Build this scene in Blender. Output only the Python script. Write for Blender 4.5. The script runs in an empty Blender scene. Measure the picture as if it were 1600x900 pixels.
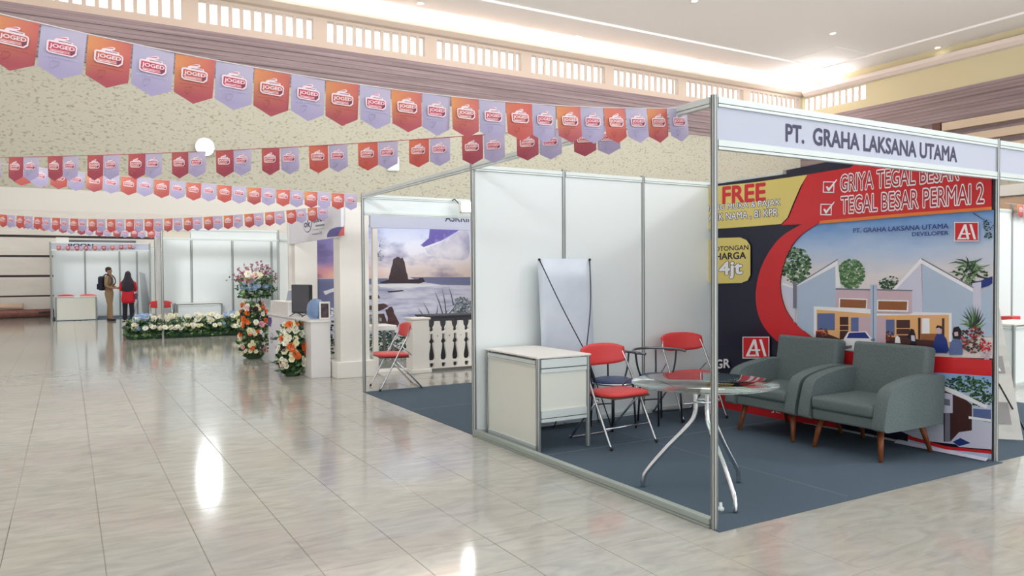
import bpy, bmesh, math, random
from mathutils import Vector, Matrix
random.seed(7)
S = bpy.context.scene
C = S.collection
PI = math.pi

# ------------------------------------------------------------------ camera
CAM = Vector((-3.208, -3.176, 1.4855)); YAW, PIT, ROL, FPX = 0.529886, -0.0191535, -0.0060955, 1185.1
FW = Vector((math.sin(YAW)*math.cos(PIT), math.cos(YAW)*math.cos(PIT), math.sin(PIT)))
R0 = Vector((math.cos(YAW), -math.sin(YAW), 0)); U0 = R0.cross(FW)
RT = R0*math.cos(ROL) + U0*math.sin(ROL); UP = -R0*math.sin(ROL) + U0*math.cos(ROL)
cd = bpy.data.cameras.new('camera'); cam = bpy.data.objects.new('camera', cd); C.objects.link(cam)
cd.sensor_width = 36; cd.lens = FPX*36/1600; cd.clip_end = 300
m = Matrix((RT, UP, -FW)).transposed().to_4x4(); m.translation = CAM
cam.matrix_world = m
S.camera = cam

# ------------------------------------------------------------------ world, lights, exposure
S.view_settings.view_transform = 'Standard'; S.view_settings.look = 'None'
S.view_settings.gamma = 1; S.view_settings.use_curve_mapping = False
S.view_settings.exposure = 0.05
W = bpy.data.worlds.new('world'); S.world = W; W.use_nodes = True
W.node_tree.nodes['Background'].inputs[0].default_value = (0.935, 0.975, 1.0, 1)
W.node_tree.nodes['Background'].inputs[1].default_value = 1.7

CEIL_FILL = 1050
def area(name, loc, size, power, col=(1, .97, .93), target=None, size_y=None):
    l = bpy.data.lights.new(name, 'AREA'); l.energy = power; l.color = col
    l.size = size
    if size_y: l.shape = 'RECTANGLE'; l.size_y = size_y
    o = bpy.data.objects.new(name, l); C.objects.link(o); o.location = loc
    if target is not None:
        o.rotation_euler = (Vector(target)-Vector(loc)).to_track_quat('-Z', 'Y').to_euler()
    return o
for ix, x in enumerate((-6, 4, 14, 26)):
    for iy, y in enumerate((-6, 4, 14, 23)):
        area('hall_light', (x, y, 13.3), 3.0, 45 if y < 10 else 120)
for x, y, tx in ((-9, -11, 2), (8, -13, 15), (27, -12, 29)):        # unseen fill lights behind the viewer, added to brighten the ceiling
    o = area('ceiling_fill', (x, y, 8.0), 3.0, CEIL_FILL, (.97, .98, 1.0), (tx, 15, 15.5)); o.data.spread = math.radians(74)
area('hall_floodlight', (11.5, -5.5, 7.5), 1.2, 400, (1, .98, .95), (1.0, 3.0, 1.2))
area('cove_light', (12.0, 29.22, 12.86), 50, 15000, (1, .95, .94), (12.0, 28.6, 14), 0.2)
area('cove_light', (37.15, 27.1, 12.86), 0.2, 500, (1, .95, .94), (36.6, 27.1, 14), 4.2)

# ------------------------------------------------------------------ helpers
def ray(px, py):
    return FW + RT*((px-800)/FPX) - UP*((py-450)/FPX)
def on(px, py, ax, val):
    d = ray(px, py); return CAM + d*((val-CAM[ax])/d[ax])
def gnd(px, py, z=0.0): return on(px, py, 2, z)
def project(P):
    d = Vector(P)-CAM; z = d.dot(FW)
    if z <= .05: return None
    return (800+FPX*d.dot(RT)/z, 450-FPX*d.dot(UP)/z, z)
def lin(c):
    c = c/255.0
    return c/12.92 if c <= .04045 else ((c+.055)/1.055)**2.4
def rgb(r, g, b): return (lin(r), lin(g), lin(b), 1)

MATS = {}
def M(name, col, rough=.5, metal=0.0, noise=None, bump=None, emit=0, spec=.5, alpha=1, trans=0, ior=1.45, coat=0, coords='Object'):
    """noise=(scale, colour2, detail, contrast lo, hi, (sx,sy,sz))   bump=(scale, strength)"""
    if name in MATS: return MATS[name]
    mt = bpy.data.materials.new(name); mt.use_nodes = True; MATS[name] = mt
    nt = mt.node_tree; b = nt.nodes['Principled BSDF']
    b.inputs['Base Color'].default_value = col; b.inputs['Roughness'].default_value = rough
    b.inputs['Metallic'].default_value = metal; b.inputs['Specular IOR Level'].default_value = spec
    b.inputs['IOR'].default_value = ior
    if trans: b.inputs['Transmission Weight'].default_value = trans
    if coat: b.inputs['Coat Weight'].default_value = coat
    if alpha < 1: b.inputs['Alpha'].default_value = alpha
    if emit:
        b.inputs['Emission Color'].default_value = col; b.inputs['Emission Strength'].default_value = emit
    vec = None
    if noise or bump:
        if coords == 'World':
            g = nt.nodes.new('ShaderNodeNewGeometry'); vec = g.outputs['Position']
        else:
            t = nt.nodes.new('ShaderNodeTexCoord'); vec = t.outputs[coords]
    if noise:
        sc, c2, det, lo, hi = noise[:5]
        mp = nt.nodes.new('ShaderNodeMapping'); nt.links.new(vec, mp.inputs[0])
        if len(noise) > 5: mp.inputs['Scale'].default_value = noise[5]
        n = nt.nodes.new('ShaderNodeTexNoise'); n.inputs['Scale'].default_value = sc; n.inputs['Detail'].default_value = det
        nt.links.new(mp.outputs[0], n.inputs['Vector'])
        r = nt.nodes.new('ShaderNodeValToRGB'); r.color_ramp.elements[0].position = lo; r.color_ramp.elements[1].position = hi
        r.color_ramp.elements[0].color = col; r.color_ramp.elements[1].color = c2
        nt.links.new(n.outputs['Fac'], r.inputs[0]); nt.links.new(r.outputs[0], b.inputs['Base Color'])
    if bump:
        n = nt.nodes.new('ShaderNodeTexNoise'); n.inputs['Scale'].default_value = bump[0]; n.inputs['Detail'].default_value = 3
        nt.links.new(vec, n.inputs['Vector'])
        bm_ = nt.nodes.new('ShaderNodeBump'); bm_.inputs['Strength'].default_value = bump[1]; bm_.inputs['Distance'].default_value = .01
        nt.links.new(n.outputs['Fac'], bm_.inputs['Height']); nt.links.new(bm_.outputs[0], b.inputs['Normal'])
    return mt

_tc = {}
def text_raw(body, off=0.0):
    """filled letters as triangles in 2-D, from the built-in font"""
    k = (body, off)
    if k in _tc: return _tc[k]
    cu = bpy.data.curves.new('t', 'FONT'); cu.body = body; cu.size = 1; cu.offset = off; cu.resolution_u = 3
    o = bpy.data.objects.new('t', cu); C.objects.link(o)
    bpy.context.view_layer.update()
    me = o.evaluated_get(bpy.context.evaluated_depsgraph_get()).to_mesh()
    v = [(p.co.x, p.co.y) for p in me.vertices]; f = [tuple(p.vertices) for p in me.polygons]
    bpy.data.objects.remove(o); bpy.data.curves.remove(cu)
    _tc[k] = (v, f); return v, f

class MB:
    def __init__(s): s.v = []; s.f = []; s.mi = []; s.sm = []
    def add(s, vs, fs, mi=0, smooth=False):
        o = len(s.v); s.v += [tuple(p) for p in vs]
        for f in fs: s.f.append(tuple(i+o for i in f)); s.mi.append(mi); s.sm.append(smooth)
        return s
    def box(s, x0, x1, y0, y1, z0, z1, mi=0, mat=None):
        vs = [Vector((x, y, z)) for z in (z0, z1) for y in (y0, y1) for x in (x0, x1)]
        if mat is not None: vs = [mat @ p for p in vs]
        return s.add(vs, [(0, 2, 3, 1), (4, 5, 7, 6), (0, 1, 5, 4), (2, 6, 7, 3), (0, 4, 6, 2), (1, 3, 7, 5)], mi)
    def poly(s, pts, mi=0): return s.add(pts, [tuple(range(len(pts)))], mi)
    def prism(s, pts, d, mi=0, smooth=False):
        """closed polygon of 3-D points extruded along vector d"""
        n = len(pts); d = Vector(d); a = [Vector(p) for p in pts]; b = [p+d for p in a]
        s.add(a+b, [tuple(range(n-1, -1, -1)), tuple(range(n, 2*n))], mi)
        o = len(s.v)-2*n
        for i in range(n):
            j = (i+1) % n; s.f.append((o+i, o+j, o+n+j, o+n+i)); s.mi.append(mi); s.sm.append(smooth)
        return s
    def tube(s, pts, r, n=8, mi=0, closed=False, cap=True):
        pts = [Vector(p) for p in pts]; N = len(pts); rs = r if isinstance(r, (list, tuple)) else [r]*N
        vs = []; fs = []; prev = None
        for i, p in enumerate(pts):
            if closed: t = pts[(i+1) % N]-pts[i-1]
            else: t = pts[min(i+1, N-1)]-pts[max(i-1, 0)]
            if t.length < 1e-9: t = Vector((0, 0, 1))
            t.normalize()
            if prev is None:
                u = t.orthogonal().normalized()
            else:
                u = prev-t*prev.dot(t)
                u = u.normalized() if u.length > 1e-6 else t.orthogonal().normalized()
            prev = u; w = t.cross(u)
            for k in range(n):
                a = 2*PI*k/n; vs.append(p+(u*math.cos(a)+w*math.sin(a))*rs[i])
        for i in range(N if closed else N-1):
            j = (i+1) % N
            for k in range(n):
                l = (k+1) % n; fs.append((i*n+k, i*n+l, j*n+l, j*n+k))
        s.add(vs, fs, mi, True)
        if cap and not closed:
            o = len(s.v)-len(vs)
            s.f.append(tuple(o+k for k in range(n-1, -1, -1))); s.mi.append(mi); s.sm.append(False)
            s.f.append(tuple(o+(N-1)*n+k for k in range(n))); s.mi.append(mi); s.sm.append(False)
        return s
    def lathe(s, prof, n=16, c=(0, 0, 0), mi=0, smooth=True):
        vs = []; fs = []; c = Vector(c)
        for r, z in prof:
            for k in range(n): a = 2*PI*k/n; vs.append(c+Vector((r*math.cos(a), r*math.sin(a), z)))
        for i in range(len(prof)-1):
            for k in range(n):
                l = (k+1) % n; fs.append((i*n+k, i*n+l, (i+1)*n+l, (i+1)*n+k))
        s.add(vs, fs, mi, smooth); o = len(s.v)-len(vs); L = len(prof)-1
        if prof[0][0] > 1e-6: s.f.append(tuple(o+k for k in range(n-1, -1, -1))); s.mi.append(mi); s.sm.append(False)
        if prof[L][0] > 1e-6: s.f.append(tuple(o+L*n+k for k in range(n))); s.mi.append(mi); s.sm.append(False)
        return s
    def ball(s, c, r, n=10, m_=6, mi=0):
        rx, ry, rz = r if isinstance(r, (tuple, list)) else (r, r, r); c = Vector(c); vs = []; fs = []
        for i in range(m_+1):
            t = PI*i/m_
            for k in range(n): a = 2*PI*k/n; vs.append(c+Vector((rx*math.sin(t)*math.cos(a), ry*math.sin(t)*math.sin(a), -rz*math.cos(t))))
        for i in range(m_):
            for k in range(n): l = (k+1) % n; fs.append((i*n+k, i*n+l, (i+1)*n+l, (i+1)*n+k))
        return s.add(vs, fs, mi, True)
    def text(s, body, o, xv, yv, nrm=(0, 0, 0), off=0.0, mi=0):
        """letters stretched so that their box fills o .. o+xv .. o+yv; nrm lifts them off the surface; off thickens the strokes"""
        v, f = text_raw(body)
        x0 = min(p[0] for p in v); x1 = max(p[0] for p in v); y0 = min(p[1] for p in v); y1 = max(p[1] for p in v)
        o = Vector(o); xv = Vector(xv); yv = Vector(yv); nrm = Vector(nrm); n = xv.cross(yv).normalized()
        sh = [(0, 0)] if off <= 0 else [(off*math.cos(PI/4*k), off*math.sin(PI/4*k)) for k in range(8)]+[(0, 0)]
        for k, (dx, dy) in enumerate(sh):
            s.add([o+nrm+n*(1.5e-5*k)+xv*((p[0]+dx-x0)/(x1-x0))+yv*((p[1]+dy-y0)/(y1-y0)) for p in v], f, mi)
        return s
    def mesh(s, name, mats):
        me = bpy.data.meshes.new(name); me.from_pydata(s.v, [], s.f)
        if not isinstance(mats, (list, tuple)): mats = [mats]
        for q in mats: me.materials.append(q)
        me.polygons.foreach_set('material_index', s.mi); me.polygons.foreach_set('use_smooth', s.sm); me.update(); return me
    def build(s, name, mats, parent=None, bevel=0, seg=2, sub=0):
        o = bpy.data.objects.new(name, s.mesh(name, mats)); C.objects.link(o); o.parent = parent
        if bevel:
            b = o.modifiers.new('bevel', 'BEVEL'); b.width = bevel; b.segments = seg; b.limit_method = 'ANGLE'; b.angle_limit = .6
        if sub:
            b = o.modifiers.new('subdivision', 'SUBSURF'); b.levels = sub; b.render_levels = sub
        return o
def obj(name, me, parent=None, loc=(0, 0, 0), rz=0.0):
    o = bpy.data.objects.new(name, me); C.objects.link(o); o.parent = parent; o.location = loc; o.rotation_euler = (0, 0, rz); return o
def tag(o, label, cat, group=None):
    o['label'] = label; o['category'] = cat
    if group: o['group'] = group
    return o
def thing(name, label, cat, loc=(0, 0, 0), rz=0.0, group=None):
    o = bpy.data.objects.new(name, None); C.objects.link(o); o.empty_display_size = .1
    o.location = loc; o.rotation_euler = (0, 0, rz); return tag(o, label, cat, group)
def struct(o): o['kind'] = 'structure'; return o
def dup(root, loc, rz, label, group=None):
    r = root.copy(); C.objects.link(r); r.location = loc; r.rotation_euler = (0, 0, rz); r['label'] = label
    if group: r['group'] = group
    for ch in list(root.children):
        c = ch.copy(); C.objects.link(c); c.parent = r
        for g in list(ch.children):
            d = g.copy(); C.objects.link(d); d.parent = c
    return r
def smooth_pts(P, n=6, closed=False):
    P = [Vector(p) for p in P]; out = []; N = len(P)
    for i in range(N if closed else N-1):
        if closed: a, b, c, d = P[i-1], P[i], P[(i+1) % N], P[(i+2) % N]
        else: a, b, c, d = P[max(i-1, 0)], P[i], P[i+1], P[min(i+2, N-1)]
        for k in range(n):
            t = k/n
            out.append(.5*((2*b)+(c-a)*t+(2*a-5*b+4*c-d)*t*t+(3*b-a-3*c+d)*t**3))
    if not closed: out.append(P[-1])
    return out

# ------------------------------------------------------------------ materials
ALU = M('aluminium', rgb(176, 180, 178), .38, .75)
FRAIL = M('floor_rail', rgb(168, 178, 172), .45, .35)
RAIL = M('rail_aluminium', rgb(214, 222, 220), .45, .25)
GROOVE = M('groove_dark', rgb(70, 74, 76), .6)
PANEL = M('white_laminate', rgb(226, 233, 233), .42, bump=(3, .02))
CREAMPAN = M('cream_laminate', rgb(224, 226, 216), .45)
CHROME = M('chrome', rgb(205, 208, 212), .16, 1.0)
DARKTUBE = M('dark_tube', rgb(52, 56, 64), .3, .7)
RED = M('red_vinyl', rgb(206, 62, 62), .42, bump=(60, .08))
BLUEV = M('blue_vinyl', rgb(58, 72, 110), .4, bump=(60, .08))
BLACK = M('black_plastic', rgb(28, 29, 33), .45)
WHITE = M('white_paint', rgb(232, 230, 224), .5)
CARPET = M('carpet_slate', rgb(68, 83, 96), .95, noise=(220, rgb(106, 120, 132), 2, .35, .75), bump=(400, .5), spec=.1)
SEAM = M('carpet_seam', rgb(112, 120, 126), .9)

# ------------------------------------------------------------------ floor: tiles on a grout bed
T = .4655; TX0, TY0 = -.27, .095
TILE = bpy.data.materials.new('floor_tile_marble'); TILE.use_nodes = True
nt = TILE.node_tree; b = nt.nodes['Principled BSDF']
g = nt.nodes.new('ShaderNodeNewGeometry'); mp = nt.nodes.new('ShaderNodeMapping'); mp.inputs['Scale'].default_value = (1.1, 3.2, 1); mp.inputs['Rotation'].default_value = (0, 0, .45)
nt.links.new(g.outputs['Position'], mp.inputs[0])
n1 = nt.nodes.new('ShaderNodeTexNoise'); n1.inputs['Scale'].default_value = 2.4; n1.inputs['Detail'].default_value = 7; n1.inputs['Distortion'].default_value = 1.7
nt.links.new(mp.outputs[0], n1.inputs['Vector'])
r1 = nt.nodes.new('ShaderNodeValToRGB'); e = r1.color_ramp.elements
e[0].position = .28; e[0].color = rgb(158, 159, 153); e[1].position = .72; e[1].color = rgb(182, 181, 174)
e = r1.color_ramp.elements.new(.5); e.color = rgb(172, 172, 165)
nt.links.new(n1.outputs['Fac'], r1.inputs[0])
n2 = nt.nodes.new('ShaderNodeTexNoise'); n2.inputs['Scale'].default_value = .9; nt.links.new(g.outputs['Position'], n2.inputs['Vector'])
r2 = nt.nodes.new('ShaderNodeValToRGB'); r2.color_ramp.elements[0].position = .4; r2.color_ramp.elements[0].color = (1, 1, 1, 1); r2.color_ramp.elements[1].position = .75; r2.color_ramp.elements[1].color = (1.0, .95, .92, 1)
nt.links.new(n2.outputs['Fac'], r2.inputs[0])
mx = nt.nodes.new('ShaderNodeMix'); mx.data_type = 'RGBA'; mx.blend_type = 'MULTIPLY'; mx.inputs[0].default_value = 1
nt.links.new(r1.outputs[0], mx.inputs[6]); nt.links.new(r2.outputs[0], mx.inputs[7]); nt.links.new(mx.outputs[2], b.inputs['Base Color'])
b.inputs['Roughness'].default_value = .095; b.inputs['Specular IOR Level'].default_value = .6
GROUT = M('grout', rgb(140, 132, 120), .8)
fl = struct(MB().box(-14, 37.7, -16, 30, -.10, -.003).build('floor', GROUT))
tm = MB(); h = T/2-.0016; c_ = .0018
tm.add([(-h, -h, -.004), (h, -h, -.004), (h, h, -.004), (-h, h, -.004)]+[(x*(h-c_), y*(h-c_), 0) for x, y in ((-1, -1), (1, -1), (1, 1), (-1, 1))]+[(x*h, y*h, -.0012) for x, y in ((-1, -1), (1, -1), (1, 1), (-1, 1))],
       [(4, 5, 6, 7), (8, 9, 5, 4), (9, 10, 6, 5), (10, 11, 7, 6), (11, 8, 4, 7), (0, 1, 9, 8), (1, 2, 10, 9), (2, 3, 11, 10), (3, 0, 8, 11)])
tile_me = tm.mesh('tile', TILE)
cells = []; rest = []
for i in range(-28, 82):
    for j in range(-34, 64):
        x = TX0+T*(i+.5); y = TY0+T*(j+.5)
        if not (-13.7 < x < 37.2 and -15.7 < y < 29.4): continue
        q = project((x, y, 0)); covered = (.2 < x < 2.8 and .2 < y < 5.8)
        if q and -60 < q[0] < 1660 and q[1] < 940 and not covered: cells.append((q[2], x, y))
        else: rest.append((x, y))
cells.sort()
for d_, x, y in cells[:300]: obj('tile', tile_me, fl, (x, y, 0))
far = MB()
for x, y in [(c[1], c[2]) for c in cells[300:]]+rest:
    far.add([(x-h, y-h, 0), (x+h, y-h, 0), (x+h, y+h, 0), (x-h, y+h, 0)], [(0, 1, 2, 3)])
o = far.build('tile_field', TILE, fl); o['kind'] = 'stuff'

# ------------------------------------------------------------------ far wall, right wall, ceiling
YW, XW = 29.5, 37.4
WPAPER = bpy.data.materials.new('speckled_wallpaper'); WPAPER.use_nodes = True
nt = WPAPER.node_tree; b = nt.nodes['Principled BSDF']; b.inputs['Roughness'].default_value = .8
g = nt.nodes.new('ShaderNodeNewGeometry'); mp = nt.nodes.new('ShaderNodeMapping'); mp.inputs['Scale'].default_value = (1, 1, 1.7)
nt.links.new(g.outputs['Position'], mp.inputs[0])
n1 = nt.nodes.new('ShaderNodeTexNoise'); n1.inputs['Scale'].default_value = 7.5; n1.inputs['Detail'].default_value = 2; nt.links.new(mp.outputs[0], n1.inputs['Vector'])
r1 = nt.nodes.new('ShaderNodeValToRGB'); e = r1.color_ramp.elements; e[0].position = .30; e[0].color = rgb(152, 146, 126); e[1].position = .45; e[1].color = rgb(188, 185, 168)
nt.links.new(n1.outputs['Fac'], r1.inputs[0]); nt.links.new(r1.outputs[0], b.inputs['Base Color'])
CREAM = M('cream_wall', rgb(198, 181, 166), .75)
YEL = M('pale_yellow_wall', rgb(206, 196, 160), .75)
PLAINW = M('plain_offwhite_wall', rgb(226, 222, 214), .75)
CLAD = M('beige_cladding', rgb(226, 221, 212), .7, noise=(1.2, rgb(216, 211, 202), 3, .3, .7, (1, 1, 4)))
DARK = M('recess_dark', rgb(66, 58, 58), .8)
CEIL = M('white_ceiling', rgb(246, 242, 240), .8)
WOOD = bpy.data.materials.new('mauve_wood_siding'); WOOD.use_nodes = True
nt = WOOD.node_tree; b = nt.nodes['Principled BSDF']; b.inputs['Roughness'].default_value = .6
g = nt.nodes.new('ShaderNodeNewGeometry'); mp = nt.nodes.new('ShaderNodeMapping'); mp.inputs['Scale'].default_value = (.12, .12, 5)
nt.links.new(g.outputs['Position'], mp.inputs[0])
n1 = nt.nodes.new('ShaderNodeTexNoise'); n1.inputs['Scale'].default_value = 1.4; n1.inputs['Detail'].default_value = 4; nt.links.new(mp.outputs[0], n1.inputs['Vector'])
r1 = nt.nodes.new('ShaderNodeValToRGB'); e = r1.color_ramp.elements; e[0].position = .35; e[0].color = rgb(120, 102, 104); e[1].position = .65; e[1].color = rgb(150, 132, 134)
nt.links.new(n1.outputs['Fac'], r1.inputs[0]); nt.links.new(r1.outputs[0], b.inputs['Base Color'])

Z_S0, Z_S1 = 11.62, 12.50          # slots
wb = MB()
wb.box(-14, XW+.3, YW, YW+.3, 0, 4.7, 0).box(-14, XW+.3, YW, YW+.3, 4.7, 9.45, 1).box(-14, XW+.3, YW, YW+.3, 9.45, Z_S0, 2).box(-14, XW+.3, YW, YW+.3, Z_S1, 13.8, 2)
bays = []; x = 1.47-5.23*3
while x < XW: bays.append((max(x, -14), min(x+4.62, XW-.1))); x += 5.23
edge = -14
for a, b_ in bays:
    if a > edge: wb.box(edge, a, YW, YW+.3, Z_S0, Z_S1, 2)
    edge = b_
wb.box(edge, XW+.3, YW, YW+.3, Z_S0, Z_S1, 2)
wall_back = struct(wb.build('wall_back', [PLAINW, WPAPER, CREAM]))
mull = MB().box(-.072, .072, .02, .09, Z_S0, Z_S1).mesh('mullion', CREAM)
for a, b_ in bays:
    n = 11; p = (b_-a+.15)/n if b_-a > 4 else .434
    for k in range(1, n):
        if a+p*k-.075 < b_-.1: obj('mullion', mull, wall_back, (a+p*k-.075, YW, 0))
# wooden siding boards of the far wall
nb = 10; bh = (11.30-9.45)/nb
for k in range(nb):
    MB().box(-14, XW, YW-.10+.012*(k % 2), YW, 9.45+bh*k+.012, 9.45+bh*(k+1)).build('siding_board', WOOD, wall_back)
for k, (z0, z1) in enumerate(((.02, .74), (.80, 1.46), (1.54, 2.18), (2.26, 2.90), (2.99, 3.9))):
    for xs in (-14,):
        MB().box(xs+.01, 11.6, YW-.06, YW-.002, z0, z1).build('wall_panel', CLAD, wall_back)
MB().box(-14, 11.6, YW-.015, YW-.001, 0, 3.9).build('panel_backing', DARK, wall_back)
# right wall
wr = MB()
YS = 24.9
wr.box(XW, XW+.3, -16, YW, 0, 7.2, 0).box(XW, XW+.3, -16, YW, 7.2, 9.4, 2).box(XW, XW+.3, -16, YW, 9.4, Z_S0, 1).box(XW, XW+.3, -16, YS, Z_S0, Z_S1, 1).box(XW, XW+.3, -16, YW, Z_S1, 13.8, 1)
wr.box(XW, XW+.3, YW-.15, YW, Z_S0, Z_S1, 1)
wall_right = struct(wr.build('wall_right', [WPAPER, YEL, WOOD]))
mr = MB().box(.02, .09, -.06, .06, Z_S0, Z_S1).mesh('mullion', CREAM)
for k in range(1, 10): obj('mullion', mr, wall_right, (XW, YS+(YW-.15-YS)*k/10, 0))
nb = 9
for k in range(nb):
    bh = (11.1-9.4)/nb
    MB().box(XW-.10+.012*(k % 2), XW, -16, YW-.1, 9.4+bh*k+.012, 9.4+bh*(k+1)).build('siding_board', WOOD, wall_right)
LOUV = M('beige_louvre', rgb(206, 186, 162), .6)
for z0, z1 in ((8.92, 9.34), (8.18, 8.58), (7.45, 7.85)):
    MB().box(XW-.35, XW, -16, 20.2, z0, z1).build('louvre_slat', LOUV, wall_right)
MB().box(XW-.3, XW, 20.3, 20.75, 7.4, 9.4).build('louvre_post', M('dark_brown_post', rgb(92, 58, 52), .6), wall_right)
# lower right hall bands seen past the corner post
MB().box(XW-.25, XW, -16, YW-.2, 5.2, 5.75).build('wall_band', WHITE, wall_right)
MB().box(XW-.12, XW, -16, YW-.2, 3.2, 5.1).build('wall_band', M('tan_band', rgb(196, 166, 140), .7), wall_right)
struct(MB().box(-14.3, -14, -16, YW+.3, 0, 13.8).build('wall_left', CEIL))
# cornices
co = MB().prism([(-14, YW, 12.62), (-14, YW-.22, 12.66), (-14, YW-.40, 12.84), (-14, YW-.40, 12.98), (-14, YW-.34, 12.98), (-14, YW-.34, 12.82), (-14, YW, 12.80)], (XW+14, 0, 0))
struct(co.build('trim_1', CREAM))
co = MB().prism([(XW, -16, 12.52), (XW-.22, -16, 12.56), (XW-.40, -16, 12.74), (XW-.40, -16, 12.95), (XW-.34, -16, 12.95), (XW-.34, -16, 12.72), (XW, -16, 12.70)], (0, YW+16-.42, 0))
struct(co.build('trim_2', M('pinkish_white_trim', rgb(226, 212, 204), .7)))
# ceiling: raised centre with a lower soffit round it
ce = MB().box(-14, XW+.3, -16, YW+.3, 13.5, 13.75)
ce.box(-14, XW+.3, 26.2, YW+.3, 13.4, 13.502).box(35.3, XW+.3, -16, 26.2, 13.4, 13.502).box(32.3, 35.3, 23.2, 26.2, 13.485, 13.502)
ceiling = struct(ce.build('ceiling', CEIL))

# downlights
DLE = M('downlight_glow', (1, .98, .95, 1), .5, emit=18)
dl_me = MB().lathe([(.17, 0), (.17, -.03), (.13, -.03), (.13, -.012)], 20, mi=0).lathe([(.128, -.014), (0.0, -.016)], 20, mi=1).mesh('downlight', [WHITE, DLE])
for px, py, zc, lab in ((657, 5, 13.4, 'recessed ceiling downlight nearest the left above the string of pennants'), (903, 57, 13.4, 'recessed ceiling downlight above the middle of the glowing slotted band'),
        (1132, 101, 13.4, 'recessed ceiling downlight just above the booth corner post'), (1085, 1, 13.5, 'ceiling downlight cut by the top edge of the picture'),
        (1301, 52, 13.5, 'brightest large ceiling downlight above the sign reading GRAHA LAKSANA UTAMA'), (1465, 74, 13.4, 'downlight over the yellow band of the right wall'),
        (1262, 126, 13.4, 'small downlight in the hall corner where the slotted bands meet')):
    P = gnd(px, py, zc)
    tag(obj('downlight', dl_me, None, (P.x, P.y, zc)), lab, 'downlight', 'recessed ceiling downlights')

# floodlight on the far wall
P = on(318, 232, 1, YW)
t = thing('floodlight', 'glaring white floodlight mounted on the speckled far wall', 'floodlight', (P.x, YW, P.z))
Mf = Matrix.Rotation(PI/2, 4, 'X')
def fl_lathe(prof, name, mat):
    mb = MB().lathe(prof, 28); mb.v = [tuple(Mf @ Vector(v)) for v in mb.v]; return mb.build(name, mat, t)
fl_lathe([(.20, .16), (.33, .24), (.37, .40), (.34, .40), (.34, .37)], 'housing', WHITE)
fl_lathe([(.338, .375), (.0, .385)], 'lens', M('floodlight_glow', (.93, .97, 1, 1),   .5, emit=110))
MB().box(-.08, .08, -.2, -.012, -.1, .1).build('bracket', GROOVE, t)
P = on(612, 257, 1, YW)
t = thing('wall_speaker', 'small pale box fixed on the speckled wall above the booth rail', 'speaker', (P.x, YW, P.z))
MB().box(-.28, .28, -.25, -.002, -.32, .32).build('cabinet', PANEL, t, bevel=.03); MB().box(-.22, .22, -.262, -.251, -.26, .26).build('grille', RAIL, t)
# ------------------------------------------------------------------ exhibition system: posts, rails, panels
def post_mesh(hh, r=.021):
    P = []
    for k in range(8):
        a = PI/4*k
        for da, rr in ((-.30, r), (-.10, r), (-.07, r*.72), (.07, r*.72), (.10, r), (.30, r)):
            P.append((rr*math.cos(a+da), rr*math.sin(a+da), 0))
    mb = MB().prism(P, (0, 0, hh)); n = len(P)
    for i in range(n):
        if i % 6 in (1, 2, 3): mb.mi[2+i] = 1
    return mb.mesh('post', [ALU, GROOVE])
POST = post_mesh(2.5)
RIB = .042
def rail(parent, a, b_, z0, z1, w=.034, name='rail', mat=None):
    a = Vector(a); b_ = Vector(b_); d = (b_-a); L = d.length; ang = math.atan2(d.y, d.x)
    Mx = Matrix.Translation((a.x, a.y, 0)) @ Matrix.Rotation(ang, 4, 'Z')
    mb = MB(); hh = z1-z0
    mb.box(.02, L-.02, -w/2, w/2, z0, z0+hh*.28, 0, Mx); mb.box(.02, L-.02, -w/2+.007, w/2-.007, z0+hh*.28, z0+hh*.36, 1, Mx); mb.box(.02, L-.02, -w/2, w/2, z0+hh*.36, z1, 0, Mx)
    return mb.build(name, [mat or RAIL, GROOVE], parent)
def panel(parent, a, b_, z0, z1, mat=PANEL, name='panel', th=.008):
    a = Vector(a); b_ = Vector(b_); d = (b_-a); L = d.length; ang = math.atan2(d.y, d.x)
    Mx = Matrix.Translation((a.x, a.y, 0)) @ Matrix.Rotation(ang, 4, 'Z')
    return MB().box(.015, L-.015, -th/2, th/2, z0, z1, 0, Mx).build(name, mat, parent)
def wall_run(parent, pts, hh=2.48, mat=PANEL):
    """panels between consecutive posts with a top and a bottom rail"""
    for a, b_ in zip(pts[:-1], pts[1:]):
        panel(parent, a, b_, .03, hh-.03, mat); rail(parent, a, b_, hh-.05, hh); rail(parent, a, b_, .004, .05)
def posts(parent, pts, me=POST):
    for p in pts: obj('post', me, parent, (p[0], p[1], 0.0))

# --- corner stand with the big banner
FAS = M('fascia_lilac_white', rgb(192, 196, 214), .35)
INK = M('ink_navy', rgb(48, 46, 84), .5)
st = thing('exhibition_stand', 'white panelled corner stand signed PT. GRAHA LAKSANA UTAMA on slate carpet', 'exhibition stand')
posts(st, [(0, 0), (0, 3), (3, 0), (3, 3), (1, 3), (2, 3), (3, 1), (3, 2)])
wall_run(st, [(0, 3), (1, 3), (2, 3), (3, 3)]); wall_run(st, [(3, 0), (3, 1), (3, 2), (3, 3)])
rail(st, (0, 0), (0, 3), 2.435, 2.49); rail(st, (0, 0), (0, 3), .003, .055, .05, mat=FRAIL)
rail(st, (0, 0), (3, 0), 2.435, 2.49); rail(st, (0, 0), (3, 0), 2.19, 2.245)
fp = panel(st, (0, 0), (3, 0), 2.24, 2.44, FAS, 'fascia_panel', .01)
a_ = on(1228, 222, 1, -.006); b_ = on(1495, 252, 1, -.006)
MB().text('PT.  GRAHA LAKSANA UTAMA', (a_.x, -.0065, 2.285), (b_.x-a_.x, 0, 0), (0, 0, .105), off=.028).build('fascia_lettering', INK, fp)['kind'] = 'stuff'
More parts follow.
